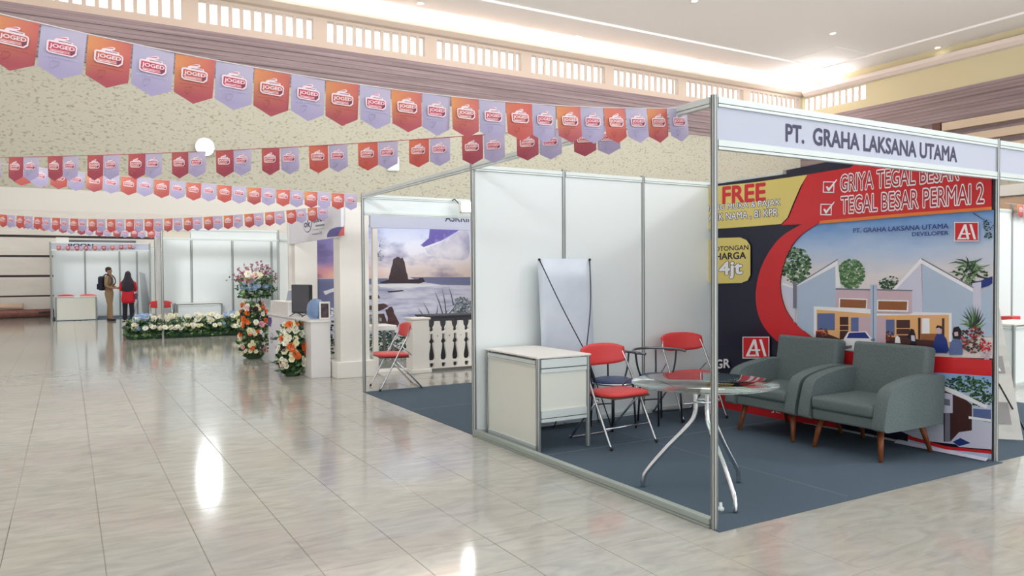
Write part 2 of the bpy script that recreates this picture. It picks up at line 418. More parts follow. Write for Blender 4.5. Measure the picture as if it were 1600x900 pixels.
carp = tag(MB().box(-.02, 3.0, -.06, 2.99, .0003, .0045).box(0, 2.99, 1.985, 1.997, .0045, .0052, 1).box(1.2, 1.207, 0, 2.99, .0043, .0046, 1).build('carpet', [CARPET, SEAM]), 'dark slate carpet under the corner stand with armchairs', 'carpet')
# --- open stand behind it
s2 = thing('exhibition_stand', 'open aluminium stand frame with slate carpet between the corner stand and the sea mural', 'exhibition stand')
posts(s2, [(0, 6), (3, 6)])
rail(s2, (0, 3), (0, 6), 2.435, 2.49); rail(s2, (0, 6), (3, 6), 2.44, 2.49); rail(s2, (0, 6), (3, 6), 2.23, 2.27)
panel(s2, (0, 6), (3, 6), 2.26, 2.45, PANEL, 'fascia_panel')
wall_run(s2, [(3, 3.04), (3, 4), (3, 5), (3, 6)])
tag(MB().box(-.01, 2.98, 3.03, 6.0, .0003, .0045).box(0, 2.98, 4.5, 4.512, .0045, .0052, 1).build('carpet', [CARPET, SEAM]), 'dark slate carpet of the open stand beside a lone red folding chair', 'carpet')
# lamp on that fascia
P = on(724, 324, 1, 5.86)
t = thing('spotlight', 'lit arm spotlight clipped on the fascia of the open stand', 'spotlight', (P.x, 5.98, P.z))
MB().tube([(-.10, 0, .10), (-.10, -.06, .11), (-.06, -.12, .04)], .008).build('arm', GROOVE, t)
MB().box(-.07, .09, -.20, -.10, -.075, .075).build('head', WHITE, t, bevel=.02)
MB().box(-.06, .08, -.209, -.2005, -.065, .065).build('lamp_face', M('spot_glow', (1, 1, .98, 1), .5, emit=40), t)

# --- next stand to the right
s3 = thing('exhibition_stand', 'neighbouring stand at the right edge with a blank lilac fascia', 'exhibition stand')
posts(s3, [(6, 0), (6, 3), (7, 3), (8, 3), (9.3, 3), (10.3, 3), (11.3, 3)])
rail(s3, (3, 0), (6, 0), 2.435, 2.49); rail(s3, (3, 0), (6, 0), 2.19, 2.245); panel(s3, (3, 0), (6, 0), 2.24, 2.44, FAS, 'fascia_panel', .01)
wall_run(s3, [(6, 3), (7, 3), (8, 3), (9.3, 3), (10.3, 3), (11.3, 3)], 2.42)
tag(MB().box(3.04, 6, -.02, 2.9, .0003, .004).box(6, 6.01, 0, .01, .0003, .004).build('carpet', CARPET), 'dark carpet edge beyond the right corner post', 'carpet')

# ------------------------------------------------------------------ the big printed banner
BX = 2.955
NAVY = M('print_navy', rgb(30, 31, 52), .25); GOLD = M('print_gold', rgb(222, 204, 118), .25); PRED = M('print_red', rgb(206, 40, 46), .25)
PDRED = M('print_dark_red', rgb(170, 34, 44), .25); PWHITE = M('print_white', rgb(240, 240, 244), .3); PORANGE = M('print_orange', rgb(226, 128, 62), .3)
PBLUE = M('print_blue', rgb(34, 54, 128), .3); PBROWN = M('print_brown', rgb(150, 92, 52), .3); PDBROWN = M('print_dark_brown', rgb(72, 42, 40), .3)
PWALL1 = M('print_wall_blue', rgb(178, 196, 218), .3); PWALL2 = M('print_wall_lilac', rgb(208, 208, 228), .3); PPINK = M('print_wall_pink', rgb(206, 180, 190), .3)
PWARM = M('print_warm', rgb(232, 180, 122), .3); PGREEN = M('print_green', rgb(64, 106, 62), .35); PGREEN2 = M('print_green_light', rgb(118, 150, 104), .35); PDGREEN = M('print_green_dark', rgb(34, 58, 44), .35)
PGREY = M('print_grey', rgb(120, 124, 140), .3); PBLACK = M('print_black', rgb(24, 22, 30), .3); PGLASS = M('print_glass', rgb(92, 110, 158), .3)
def grad_mat(name, stops, rough=.28, noise=None):
    mt = bpy.data.materials.new(name); mt.use_nodes = True; nt = mt.node_tree; b = nt.nodes['Principled BSDF']; b.inputs['Roughness'].default_value = rough
    t_ = nt.nodes.new('ShaderNodeTexCoord'); s_ = nt.nodes.new('ShaderNodeSeparateXYZ'); nt.links.new(t_.outputs['Generated'], s_.inputs[0])
    fac = s_.outputs['Z']
    if noise:
        mp = nt.nodes.new('ShaderNodeMapping'); mp.inputs['Scale'].default_value = noise[2]; nt.links.new(t_.outputs['Object'], mp.inputs[0])
        n = nt.nodes.new('ShaderNodeTexNoise'); n.inputs['Scale'].default_value = noise[0]; n.inputs['Detail'].default_value = 5; nt.links.new(mp.outputs[0], n.inputs['Vector'])
        ma = nt.nodes.new('ShaderNodeMath'); ma.operation = 'MULTIPLY_ADD'; ma.inputs[1].default_value = noise[1]; nt.links.new(n.outputs['Fac'], ma.inputs[0])
        mb_ = nt.nodes.new('ShaderNodeMath'); mb_.operation = 'SUBTRACT'; mb_.inputs[1].default_value = noise[1]/2; nt.links.new(fac, mb_.inputs[0]); nt.links.new(mb_.outputs[0], ma.inputs[2]); fac = ma.outputs[0]
    r_ = nt.nodes.new('ShaderNodeValToRGB'); el = r_.color_ramp.elements
    el[0].position = stops[0][0]; el[0].color = stops[0][1]; el[1].position = stops[-1][0]; el[1].color = stops[-1][1]
    for p_, c_ in stops[1:-1]: q = el.new(p_); q.color = c_
    nt.links.new(fac, r_.inputs[0]); nt.links.new(r_.outputs[0], b.inputs['Base Color']); return mt
PSKY = grad_mat('print_sky', [(0, rgb(228, 218, 214)), (.6, rgb(224, 218, 220)), (.8, rgb(176, 198, 228)), (1, rgb(104, 152, 212))], noise=(2.2, .22, (1, 1, 2.5)))
LAYS = .00005
class Print:
    """flat print layers on a plane: axis 0 (x = const, facing -x) or axis 1 (y = const, facing -y)"""
    def __init__(s, ax, val): s.ax = ax; s.val = val; s.k = 0; s.mb = {}
    def up(s): s.k += 1
    def P(s, px, py):
        v = on(px, py, s.ax, s.val); v[s.ax] = s.val-LAYS*s.k; return v
    def layer(s, key): return s.mb.setdefault(key, MB())
    def poly(s, key, pts, up=True):
        if up: s.up()
        s.layer(key).poly([s.P(*p) for p in pts])
    def rect(s, key, x0, y0, x1, y1, up=True): s.poly(key, [(x0, y1), (x1, y1), (x1, y0), (x0, y0)], up)
    def text(s, key, body, bl, br, tl, off=0.0, up=True):
        if up: s.up()
        o = s.P(*bl); s.layer(key).text(body, o, s.P(*br)-o, s.P(*tl)-o, off=off)
        if off > 0: s.k += 3
    def leaves(s, keys, cx, cy, rx, ry, n, sz, ang=None):
        s.up()
        for i in range(n):
            a = random.uniform(0, 2*PI); r = math.sqrt(random.random()); x = cx+rx*r*math.cos(a); y = cy+ry*r*math.sin(a)
            w = sz*random.uniform(.6, 1.3); q = random.uniform(0, PI)
            s.k += .10
            s.layer(random.choice(keys)).poly([s.P(x+w*math.cos(q+t_), y+w*.7*math.sin(q+t_)) for t_ in (0, 1.3, 2.6, 3.9, 5.1)])
    def blade(s, key, x0, y0, x1, y1, w, bend=0):
        s.up(); dx, dy = x1-x0, y1-y0; L = math.hypot(dx, dy); nx, ny = -dy/L, dx/L
        mx_, my_ = (x0+x1)/2+nx*bend, (y0+y1)/2+ny*bend
        s.layer(key).poly([s.P(*p) for p in ((x0-nx*w, y0-ny*w), (mx_-nx*w*.8, my_-ny*w*.8), (x1, y1), (mx_+nx*w*.8, my_+ny*w*.8), (x0+nx*w, y0+ny*w))])
    def finish(s, parent, name='print'):
        for key, mb in s.mb.items(): mb.build(name, key, parent)['kind'] = 'stuff'

ban = thing('printed_banner', 'large glossy house developer banner covering the stand wall behind the armchairs', 'banner', (0, 0, 0))
nb = 40; vs = []
mb = MB()
for i in range(nb+1):
    yy = 2.955-(2.95)*i/nb
    for z in (.03, .5, 1.25, 2.0, 2.455): mb.v.append((BX, yy, z))
for i in range(nb):
    for k in range(4): mb.f.append((i*5+k, (i+1)*5+k, (i+1)*5+k+1, i*5+k+1)); mb.mi.append(0); mb.sm.append(False)
mb.build('sheet', NAVY, ban)
# curled foot of the sheet at the right
mb = MB(); mb.prism([(BX, 0.02, .03), (BX-.05, .02, .008), (BX-.055, .02, .012), (BX-.004, .02, .034)], (0, .75, 0)); mb.build('sheet_foot', PWALL2, ban)
pr = Print(0, BX)
arc_in = [(1285, 346), (1252, 368), (1232, 396), (1222, 428), (1221, 455), (1229, 484), (1246, 507), (1272, 528), (1310, 545), (1380, 556), (1470, 558)]
arc_out = [(1258, 348), (1222, 370), (1199, 400), (1186, 432), (1182, 468), (1190, 502), (1212, 530), (1250, 556), (1310, 575), (1380, 584), (1470, 583)]
smo = lambda pts: [(p.x, p.y) for p in smooth_pts([(x, y, 0) for x, y in pts], 5)]
# sky of the house picture
pr.poly(PSKY, [(1285, 346), (1553, 328), (1551, 560)] + smo(arc_in)[::-1][:-1])
H = lambda x, y: (1210+x/4.571, 390+y/4.571)
def HP(key, pts, up=True): pr.poly(key, [H(*p) for p in pts], up)
def HR(key, x0, y0, x1, y1): HP(key, [(x0, y1), (x1, y1), (x1, y0), (x0, y0)])
pr.leaves([PGREEN, PGREEN2, PDGREEN], *H(150, 110), 24, 28, 300, 2.9)
pr.leaves([PGREEN, PGREEN2], *H(550, 175), 20, 23, 280, 2.9)
pr.leaves([PDGREEN, PGREEN], *H(825, 245), 17, 12, 120, 1.8)
pr.leaves([PDGREEN, PGREEN], *H(1400, 190), 30, 14, 60, 2.5)
for a in range(0, 360, 12):
    x, y = 1400+random.uniform(-60, 60), 130+random.uniform(-50, 60); q = math.radians(a)
    pr.blade(random.choice([PGREEN, PGREEN2, PDGREEN]), *H(x, y), *H(x+110*math.cos(q), y+85*math.sin(q)), 1.6, 2)
# distant roof and walls
HP(PBLUE, [(1400, 250), (1560, 190), (1560, 250), (1480, 275)]); HP(PWALL2, [(1415, 240), (1480, 230), (1480, 600), (1415, 600)]); HP(PWALL1, [(1480, 300), (1560, 240), (1560, 620), (1480, 620)])
HP(PWALL1, [(165, 255), (445, 95), (445, 420), (285, 425), (285, 610), (165, 560)]); HP(PWHITE, [(60, 235), (135, 265), (150, 280), (60, 250)]); HP(PWALL2, [(60, 250), (150, 280), (150, 540), (110, 430), (65, 330)])
HP(PGREY, [(135, 225), (160, 225), (160, 420), (135, 420)])
HP(PWHITE, [(165, 262), (165, 245), (452, 70), (478, 270), (440, 275), (438, 118)]); HP(PGREY, [(160, 248), (455, 66), (457, 74), (163, 255)])
HP(PPINK, [(445, 285), (690, 290), (690, 430), (440, 420)]); HP(PGREY, [(440, 275), (690, 282), (690, 292), (440, 287)])
HP(PWALL2, [(845, 285), (1050, 75), (1062, 450), (985, 450), (985, 292)]); HP(PWALL1, [(1060, 95), (1420, 285), (1420, 640), (1265, 640), (1265, 460), (1060, 450)])
HP(PWHITE, [(845, 285), (1050, 62), (1420, 270), (1420, 302), (1052, 98), (868, 288)]); HP(PGREY, [(1050, 60), (1425, 268), (1422, 276), (1052, 70)])
HP(PPINK, [(730, 290), (985, 295), (985, 450), (730, 450)]); HP(PGREY, [(730, 282), (990, 288), (988, 298), (730, 292)])
HP(PWALL1, [(688, 250), (735, 250), (735, 690), (688, 690)]); HP(PGREY, [(706, 255), (712, 255), (712, 680), (706, 680)])
HP(PWHITE, [(465, 345), (668, 352), (664, 428), (462, 420)]); HP(PBROWN, [(473, 353), (660, 360), (656, 420), (471, 412)])
HP(PWHITE, [(738, 358), (962, 362), (958, 444), (736, 438)]); HP(PBROWN, [(746, 367), (952, 371), (948, 434), (744, 429)])
HP(PWHITE, [(285, 405), (690, 425), (690, 465), (305, 428), (305, 610), (285, 610)]); HP(PWARM, [(305, 428), (690, 458), (690, 660), (305, 640)])
HP(PWHITE, [(735, 455), (960, 465), (1000, 445), (1270, 452), (1270, 660), (1250, 660), (1250, 472), (735, 475)]); HP(PWARM, [(735, 470), (1250, 465), (1250, 700), (735, 700)])
HP(PPINK, [(735, 480), (800, 480), (800, 700), (735, 700)]); HP(PPINK, [(600, 480), (690, 480), (690, 660), (600, 660)])
for q in ((310, 455, 435, 575), (550, 485, 605, 585), (800, 500, 862, 610)): HR(PGLASS, *q)
for q in ((470, 480, 532, 640), (875, 502, 972, 690), (1030, 487, 1048, 640), (1200, 490, 1218, 640)): HR(PDBROWN, *q)
HR(PWHITE, 1058, 490, 1112, 600); HR(PBROWN, 1050, 600, 1200, 690)
for q in ((470, 538, 532, 543), (470, 575, 532, 580), (875, 560, 972, 566), (875, 605, 972, 611)): HR(PWARM, *q)
HP(PDBROWN, [(300, 580), (380, 600), (480, 640), (520, 690), (300, 650)]); HP(PDBROWN, [(800, 620), (1140, 650), (1260, 720), (800, 715)])
pr.leaves([PRED, PDGREEN, PBROWN], *H(345, 590), 9, 6, 40, 1.6); pr.leaves([PDRED, PDGREEN], *H(825, 620), 7, 9, 40, 1.6)
# car
HP(PWHITE, [(490, 690), (500, 635), (530, 588), (660, 584), (705, 640), (715, 690), (712, 720), (490, 720)]); HP(PBLUE, [(520, 632), (538, 594), (652, 590), (685, 634)]); HP(PGREY, [(505, 690), (560, 682), (555, 705), (505, 712)]); HP(PGREY, [(690, 640), (722, 632), (722, 652), (700, 655)])
HP(PWHITE, [(865, 665), (868, 628), (882, 612), (900, 630), (905, 668)])
# printed people
HP(PBLACK, [(965, 600), (978, 565), (1000, 570), (1012, 610), (1020, 690), (975, 690), (975, 640), (948, 625)]); HP(PWALL2, [(980, 612), (1005, 612), (1010, 655), (982, 650)])
HP(PBLUE, [(1135, 700), (1150, 630), (1165, 600), (1205, 600), (1235, 640), (1250, 720), (1235, 740), (1140, 735)]); HP(PPINK, [(1160, 560), (1190, 548), (1200, 580), (1185, 605), (1165, 595)]); HP(PBLACK, [(1155, 562), (1168, 540), (1198, 545), (1203, 570), (1180, 556)])
HP(PGLASS, [(1250, 740), (1262, 660), (1290, 635), (1330, 640), (1350, 690), (1345, 750), (1255, 752)]); HP(PBLACK, [(1275, 600), (1285, 556), (1320, 548), (1342, 580), (1335, 640), (1280, 635)]); HP(PPINK, [(1288, 590), (1315, 585), (1318, 615), (1292, 618)])
for a in range(-170, -5, 13):
    q = math.radians(a); pr.blade(random.choice([PGREEN, PDGREEN, PGREEN2]), *H(1420+random.uniform(-15, 15), 560), *H(1420+105*math.cos(q), 560+170*math.sin(q)), 1.6, 3)
pr.leaves([PDBROWN, PDGREEN, PDRED], *H(1420, 640), 18, 22, 170, 2.0); pr.leaves([PDRED, PRED], *H(1515, 690), 9, 10, 50, 1.8); pr.leaves([PWALL2, PPINK], *H(1520, 750), 9, 8, 40, 1.8)
# tree twigs at the right edge
pr.leaves([PDGREEN], 1545, 352, 8, 9, 40, 1.4); pr.leaves([PDGREEN], 1546, 368, 7, 5, 26, 1.4); pr.blade(PDGREEN, 1522, 333, 1548, 350, .8)
# red oval band, lower picture
pr.poly(PRED, smo(arc_in) + smo(arc_out)[::-1])
pr.poly(PRED, [(1380, 584), (1470, 583), (1551, 590), (1551, 562), (1470, 557), (1380, 556)])
PSKY2 = grad_mat('print_sky_low', [(0, rgb(200, 206, 222)), (.5, rgb(206, 214, 228)), (1, rgb(130, 170, 220))])
pr.poly(PSKY2, [(1380, 584), (1470, 582), (1551, 588), (1551, 700), (1440, 688), (1380, 660)])
pr.leaves([PDGREEN, PGREEN], 1512, 600, 38, 12, 220, 2.2); pr.leaves([PDGREEN, PGREEN], 1535, 622, 18, 14, 120, 2.2)
pr.poly(PDBROWN, [(1476, 606), (1505, 620), (1520, 632), (1520, 685), (1476, 690)]); pr.poly(PWHITE, [(1470, 600), (1500, 612), (1545, 634), (1542, 638), (1500, 620), (1470, 607)])
pr.poly(PWALL2, [(1470, 612), (1490, 616), (1490, 645), (1470, 645)]); pr.poly(PGREY, [(1474, 622), (1486, 624), (1486, 634), (1474, 632)]); pr.poly(PGLASS, [(1522, 638), (1550, 640), (1550, 660), (1522, 655)]); pr.poly(PWHITE, [(1515, 650), (1550, 655), (1550, 659), (1515, 654)])
pr.poly(PGREY, [(1478, 645), (1486, 645), (1486, 690), (1478, 690)]); pr.poly(PWALL2, [(1488, 688), (1500, 675), (1551, 668), (1551, 702), (1500, 698)]); pr.poly(PBLUE, [(1490, 690), (1502, 684), (1518, 692), (1500, 697)])
pr.poly(PRED, [(1420, 680), (1480, 697), (1551, 704), (1551, 709), (1480, 702), (1420, 686)]); pr.poly(PWALL1, [(1420, 686), (1480, 702), (1551, 709), (1551, 717), (1480, 708), (1420, 690)])
# header: gold, red, orange line
pr.poly(GOLD, [(1100, 293)] + [(1180, 285), (1263, 273), (1252, 292), (1240, 320), (1232, 340), (1222, 350)] + [(1160, 355), (1100, 359)])
pr.poly(PRED, [(1263, 273), (1300, 262), (1340, 250), (1470, 238), (1551, 229), (1551, 328), (1420, 337), (1285, 348), (1258, 350), (1222, 352), (1234, 340), (1242, 320), (1254, 292)])
pr.poly(PORANGE, [(1283, 345), (1420, 333), (1551, 323), (1551, 328), (1420, 338), (1281, 350)])
pr.poly(NAVY, [(1230, 278), (1330, 262), (1350, 246), (1330, 246), (1230, 266)])
pr.text(PRED, 'FREE', (1131, 318), (1197, 313), (1131, 293), off=.035)
for body, bl, br, tl in (('UANG MUKA & PAJAK', (1103, 333), (1221, 323), (1103, 322)), ('BALIK NAMA , BI KPR', (1103, 348), (1217, 339), (1103, 336))):
    pr.text(NAVY, body, bl, br, tl, off=.07); pr.text(PWHITE, body, bl, br, tl, off=.01)
rr = [(1100, 376), (1122, 372), (1158, 371), (1168, 375), (1174, 384), (1174, 430), (1170, 438), (1160, 442), (1124, 443), (1100, 440)]
pr.poly(GOLD, rr)
pr.text(NAVY, 'POTONGAN', (1114, 393), (1171, 390), (1114, 386), off=.02); pr.text(NAVY, 'HARGA', (1120, 406), (1167, 404), (1120, 396), off=.03)
pr.text(NAVY, '4jt', (1126, 436), (1161, 434), (1126, 410), off=.06); pr.text(PWHITE, '4jt', (1126, 436), (1161, 434), (1126, 410), off=.03)
def tick(x, y, s_):
    for a, b_ in (((0, 0), (s_, 0)), ((s_, 0), (s_, s_)), ((s_, s_), (0, s_)), ((0, s_), (0, 0))):
        pr.blade(PWHITE, x+a[0], y+a[1], x+b_[0], y+b_[1]+.01, .5)
    for q in ((0, 0, s_, 1.1), (0, s_-1.1, s_, s_), (0, 0, 1.1, s_), (s_-1.1, 0, s_, s_)): pr.rect(PWHITE, x+q[0], y+q[1], x+q[2], y+q[3])
    pr.poly(PWHITE, [(x+4, y+8), (x+6.5, y+7), (x+9, y+10), (x+21, y-4), (x+22, y-3), (x+9.5, y+14.5), (x+7.5, y+14.5)])
tick(1288, 284, 17); tick(1284, 319, 17)
for body, bl, br, tl in (('GRIYA TEGAL BESAR', (1315, 300), (1500, 281), (1315, 274)), ('TEGAL BESAR PERMAI 2', (1316, 334), (1539, 317), (1316, 308))):
    pr.text(PWHITE, body, bl, br, tl, off=.055); pr.text(PDRED, body, bl, br, tl, off=-.01)
pr.text(PBLUE, 'PT. GRAHA LAKSANA UTAMA', (1335, 364), (1484, 357), (1335, 357), off=.015); pr.text(PBLUE, 'DEVELOPER', (1427, 369), (1484, 367), (1427, 363), off=.015)
def emblem(x0, y0, x1, y1):
    pr.rect(PWHITE, x0, y0, x1, y1); pr.rect(PRED, x0+1.2, y0+1.2, x1-1.2, y1-1.2)
    w = x1-x0; h_ = y1-y0; G = lambda a, b_: (x0+a*w, y0+b_*h_)
    pr.poly(PWHITE, [G(.12, .9), G(.40, .12), G(.50, .12), G(.22, .9)]); pr.poly(PWHITE, [G(.40, .12), G(.50, .12), G(.62, .9), G(.52, .9)]); pr.poly(PWHITE, [G(.62, .12), G(.72, .12), G(.90, .9), G(.80, .9)])
    pr.poly(PWHITE, [G(.30, .58), G(.66, .58), G(.66, .65), G(.30, .65)]); pr.poly(PWHITE, [G(.22, .82), G(.50, .82), G(.50, .9), G(.22, .9)])
emblem(1493, 347, 1531, 377); emblem(1162, 526, 1204, 560)
pr.text(PWHITE, 'PT. GR', (1094, 578), (1142, 574), (1094, 565), off=.03)
pr.poly(PRED, [(1100, 606), (1160, 614), (1230, 628), (1310, 645), (1310, 668), (1226, 656), (1160, 645), (1100, 634)])
pr.text(PWHITE, '0.', (1138, 624), (1146, 624), (1138, 614), off=.03); pr.text(PWHITE, 'K', (1110, 623), (1130, 626), (1110, 613), off=.05); pr.text(PWHITE, 'JE', (1207, 644), (1222, 648), (1207, 636), off=.0)
pr.finish(ban, 'print')
for yy, px in ((2.93, 0), (.9, 0), (.05, 0)): MB().tube([(BX-.004, yy, 2.43), (BX+.02, yy+.01, 2.48)], .006, 6).build('tie', BLACK, ban)

# ------------------------------------------------------------------ furniture of the corner stand
def counter(name, label, loc, rz, L=1.0, D=.5, hh=.78, gap=.0, front=CREAMPAN):
    """system counter: long front along local x at y=0, depth to +y"""
    t = thing(name, label, 'counter', loc, rz)
    pm = post_mesh(hh-.01)
    for x in (0, L):
        for y in (0, D): obj('post', pm, t, (x, y, .004))
    for a, b_ in (((0, 0), (L, 0)), ((0, D), (0, 0))):
        rail(t, a, b_, .02, .06); rail(t, a, b_, hh-.075, hh-.03); panel(t, a, b_, .05, hh-.06, front)
    rail(t, (L, 0), (L, D), hh-.13, hh-.02, mat=RAIL); panel(t, (L, 0), (L, D), .34, hh-.12, front); rail(t, (L, 0), (L, D), .25, .345)
    MB().box(-.022, L+.022, -.022, D+.022, hh-.012, hh+.004).build('top', WHITE, t, bevel=.004)
    return t
# long side faces the aisle (-x): rotate so that local x runs towards -y
counter('display_counter', 'white aluminium framed counter standing beside the blank X banner', (.115, 2.94, .005), -PI/2, .86, .5, .79)

def xbanner(label, loc, rz, w=.6, hh=1.6, mats=None, lean=.10):
    """sheet in local xz, seen from its back (-y side) where the crossed rods are"""
    t = thing('x_banner', label, 'banner stand', loc, rz)
    mb = MB(); n = 8
    for i in range(n+1):
        for k in range(9):
            a = i/n; z = k/8
            bow = .018*math.sin(a*PI)*math.sin(z*PI)
            x = (a-.5)*w*(1-.03*math.sin(z*PI)*.9); mb.v.append((x, bow+lean*z, .06+(hh-.06)*z))
    for i in range(n):
        for k in range(8): mb.f.append((i*9+k, (i+1)*9+k, (i+1)*9+k+1, i*9+k+1)); mb.mi.append(0); mb.sm.append(True)
    sh = mb.build('sheet', mats[0], t)
    sol = sh.modifiers.new('solid', 'SOLIDIFY'); sol.thickness = .002
    hub = Vector((0.02, -.24, .74))
    rods = MB()
    for sx in (-1, 1):
        tip = Vector((sx*w*.47, lean-.004, hh-.01)); mid = (tip+hub)/2+Vector((sx*.02, -.015, 0))
        MB().tube(smooth_pts([hub, mid, tip], 6), .0055, 7).build('rod', mats[1], t)
        MB().tube([hub, Vector((sx*w*.42, -.10, .04))], .0055, 7).build('rod', mats[1], t)
        MB().ball(tip, .014, 8, 5).build('tip', BLACK, t)
    MB().tube([hub, Vector((.27, -.30, .012))], .006, 7).build('rod', mats[1], t)
    MB().box(hub.x-.03, hub.x+.03, hub.y-.03, hub.y+.03, hub.z-.045, hub.z+.045).build('hub', BLACK, t, bevel=.01)
    return t
BSHEET = M('banner_back', rgb(214, 222, 232), .55, noise=(2.5, rgb(198, 208, 222), 3, .35, .7))
xbanner('blank white X banner with dark crossed rods against the stand wall', (.925, 2.78, .005), -.06, .60, 1.62, [BSHEET, DARKTUBE])

def folding_chair(label, loc, rz):
    t = thing('folding_chair', label, 'chair', loc, rz, 'red folding chairs')
    w = .262
    for s in (-1, 1):
        MB().tube(smooth_pts([(s*w, -.27, .012), (s*w, -.16, .22), (s*(w-.005), .0, .52), (s*(w-.01), .10, .70), (s*(w-.03), .13, .775)], 4), .0105, 8).build('front_leg', CHROME, t)
        MB().tube([(s*(w-.022), -.08, .40), (s*(w-.022), .12, .20), (s*(w-.022), .29, .014)], .0105, 8).build('rear_leg', CHROME, t)
        MB().ball((s*w, -.272, .017), (.015, .015, .016), 8, 5).build('foot_cap', BLACK, t)
        MB().tube([(s*(w-.002), .02, .56), (s*(w-.02), .15, .44)], .006, 6).build('hinge_link', CHROME, t)
    MB().tube([(-w, -.185, .165), (w, -.185, .165)], .008, 8).build('crossbar', CHROME, t)
    MB().tube(smooth_pts([(-w+.022, .285, .03), (-w+.06, .30, .014), (w-.06, .30, .014), (w-.022, .285, .03)], 4), .0105, 8).build('floor_bar', CHROME, t)
    MB().tube(smooth_pts([(-w+.03, .13, .775), (-w+.10, .172, .785), (w-.10, .172, .785), (w-.03, .13, .775)], 4), .0105, 8).build('top_bar', CHROME, t)
    # seat pad: rounded rectangle, thicker towards the middle
    pts = []
    for k in range(28):
        a = 2*PI*k/28; ca, sa = math.cos(a), math.sin(a)
        pts.append((.228*math.copysign(abs(ca)**.45, ca), .205*math.copysign(abs(sa)**.45, sa)))
    mb = MB(); rings = [(1.0, .0), (1.02, .012), (1.0, .028), (.9, .036), (.5, .041)]
    for sc, z in rings:
        for x, y in pts: mb.v.append((x*sc, y*sc-.06, .428+z+.02*(-y)))
    for i in range(len(rings)-1):
        for k in range(28): l = (k+1) % 28; mb.f.append((i*28+k, i*28+l, (i+1)*28+l, (i+1)*28+k)); mb.mi.append(0); mb.sm.append(True)
    mb.f.append(tuple(range(4*28, 5*28))); mb.mi.append(0); mb.sm.append(True); mb.f.append(tuple(range(27, -1, -1))); mb.mi.append(0); mb.sm.append(False)
    mb.build('seat', RED, t)
    MB().prism([(-.2, -.25, .416), (.2, -.25, .416), (.2, .13, .406), (-.2, .13, .406)], (0, 0, .016)).build('seat_pan', M('seat_pan_brown', rgb(96, 72, 60), .5), t)
    # curved backrest
    mb = MB(); nx, nz = 14, 7
    for side, th in ((0, 0), (1, .026)):
        for i in range(nx+1):
            a = i/nx*2-1
            for k in range(nz+1):
                q = k/nz*2-1
                zz = q*(.088-.030*abs(a)**4)+(.012 if q > 0 else 0)*(1-a*a)
                edge = 1-max(abs(a)**8, abs(q)**8)*.7
                mb.v.append((a*.258, .115+.045*(1-a*a)+.16*0+.25*(zz)+(.013 if side else -.013)*edge, .752+zz))
    st_ = (nx+1)*(nz+1)
    for i in range(nx):
        for k in range(nz):
            q = [i*(nz+1)+k, (i+1)*(nz+1)+k, (i+1)*(nz+1)+k+1, i*(nz+1)+k+1]
            mb.f.append(tuple(q)); mb.f.append(tuple(st_+v for v in q[::-1])); mb.mi += [0, 0]; mb.sm += [True, True]
    ring = [(i, 0) for i in range(nx)]+[(nx, k) for k in range(nz)]+[(i, nz) for i in range(nx, 0, -1)]+[(0, k) for k in range(nz, 0, -1)]
    ids = [i*(nz+1)+k for i, k in ring]
    for a, b_ in zip(ids, ids[1:]+ids[:1]): mb.f.append((a, st_+a, st_+b_, b_)); mb.mi.append(0); mb.sm.append(True)
    mb.build('backrest', RED, t)
    return t
fc = folding_chair('red folding chair with chrome legs in front of the X banner', (.905, 2.11, .005), .08)
dup(fc, (2.31, 2.64, .005), -.12, 'red folding chair in the stand corner behind the glass table', 'red folding chairs')
dup(fc, (.48, 6.15, .0), -PI/2-.12, 'lone red folding chair seen from its side beside the white balustrade', 'red folding chairs')

def tub_chair(label, loc, rz):
    t = thing('tub_chair', label, 'chair', loc, rz, 'blue round tube chairs')
    MB().lathe([(.0, .43), (.19, .43), (.21, .445), (.205, .465), (.16, .478), (0, .482)], 24).build('seat', BLUEV, t)
    MB().tube([(.212*math.cos(2*PI*k/20), .212*math.sin(2*PI*k/20), .44) for k in range(20)], .010, 7, closed=True).build('seat_ring', CHROME, t)
    for a in (45, 135, 225, 315):
        c, s = math.cos(math.radians(a)), math.sin(math.radians(a))
        MB().tube([(.19*c, .19*s, .43), (.215*c, .215*s, .008)], .010, 8).build('leg', DARKTUBE, t)
    arc = [(.27*math.cos(math.radians(a)), .25*math.sin(math.radians(a)), .705+.012*math.sin(math.radians(a))) for a in range(-20, 201, 10)]
    MB().tube(arc, .0125, 8).build('back_rail', M('brushed_tube', rgb(120, 124, 130), .3, .8), t)
    for a in (12, 60, 120, 168):
        c, s = math.cos(math.radians(a)), math.sin(math.radians(a))
        MB().tube(smooth_pts([(.268*c, .248*s, .70), (.245*c, .23*s, .56), (.20*c, .20*s, .45)], 4), .009, 7).build('back_strut', DARKTUBE, t)
    MB().tube([(.20*math.cos(math.radians(a)), .20*math.sin(math.radians(a)), .20) for a in range(45, 136, 15)], .007, 6).build('foot_bar', DARKTUBE, t)
    return t
tc = tub_chair('round blue vinyl tube chair behind the nearest red folding chair', (1.26, 2.56, .005), 0.1)
dup(tc, (1.81, 2.52, .005), 0.0, 'round blue vinyl tube chair between the two red folding chairs', 'blue round tube chairs')

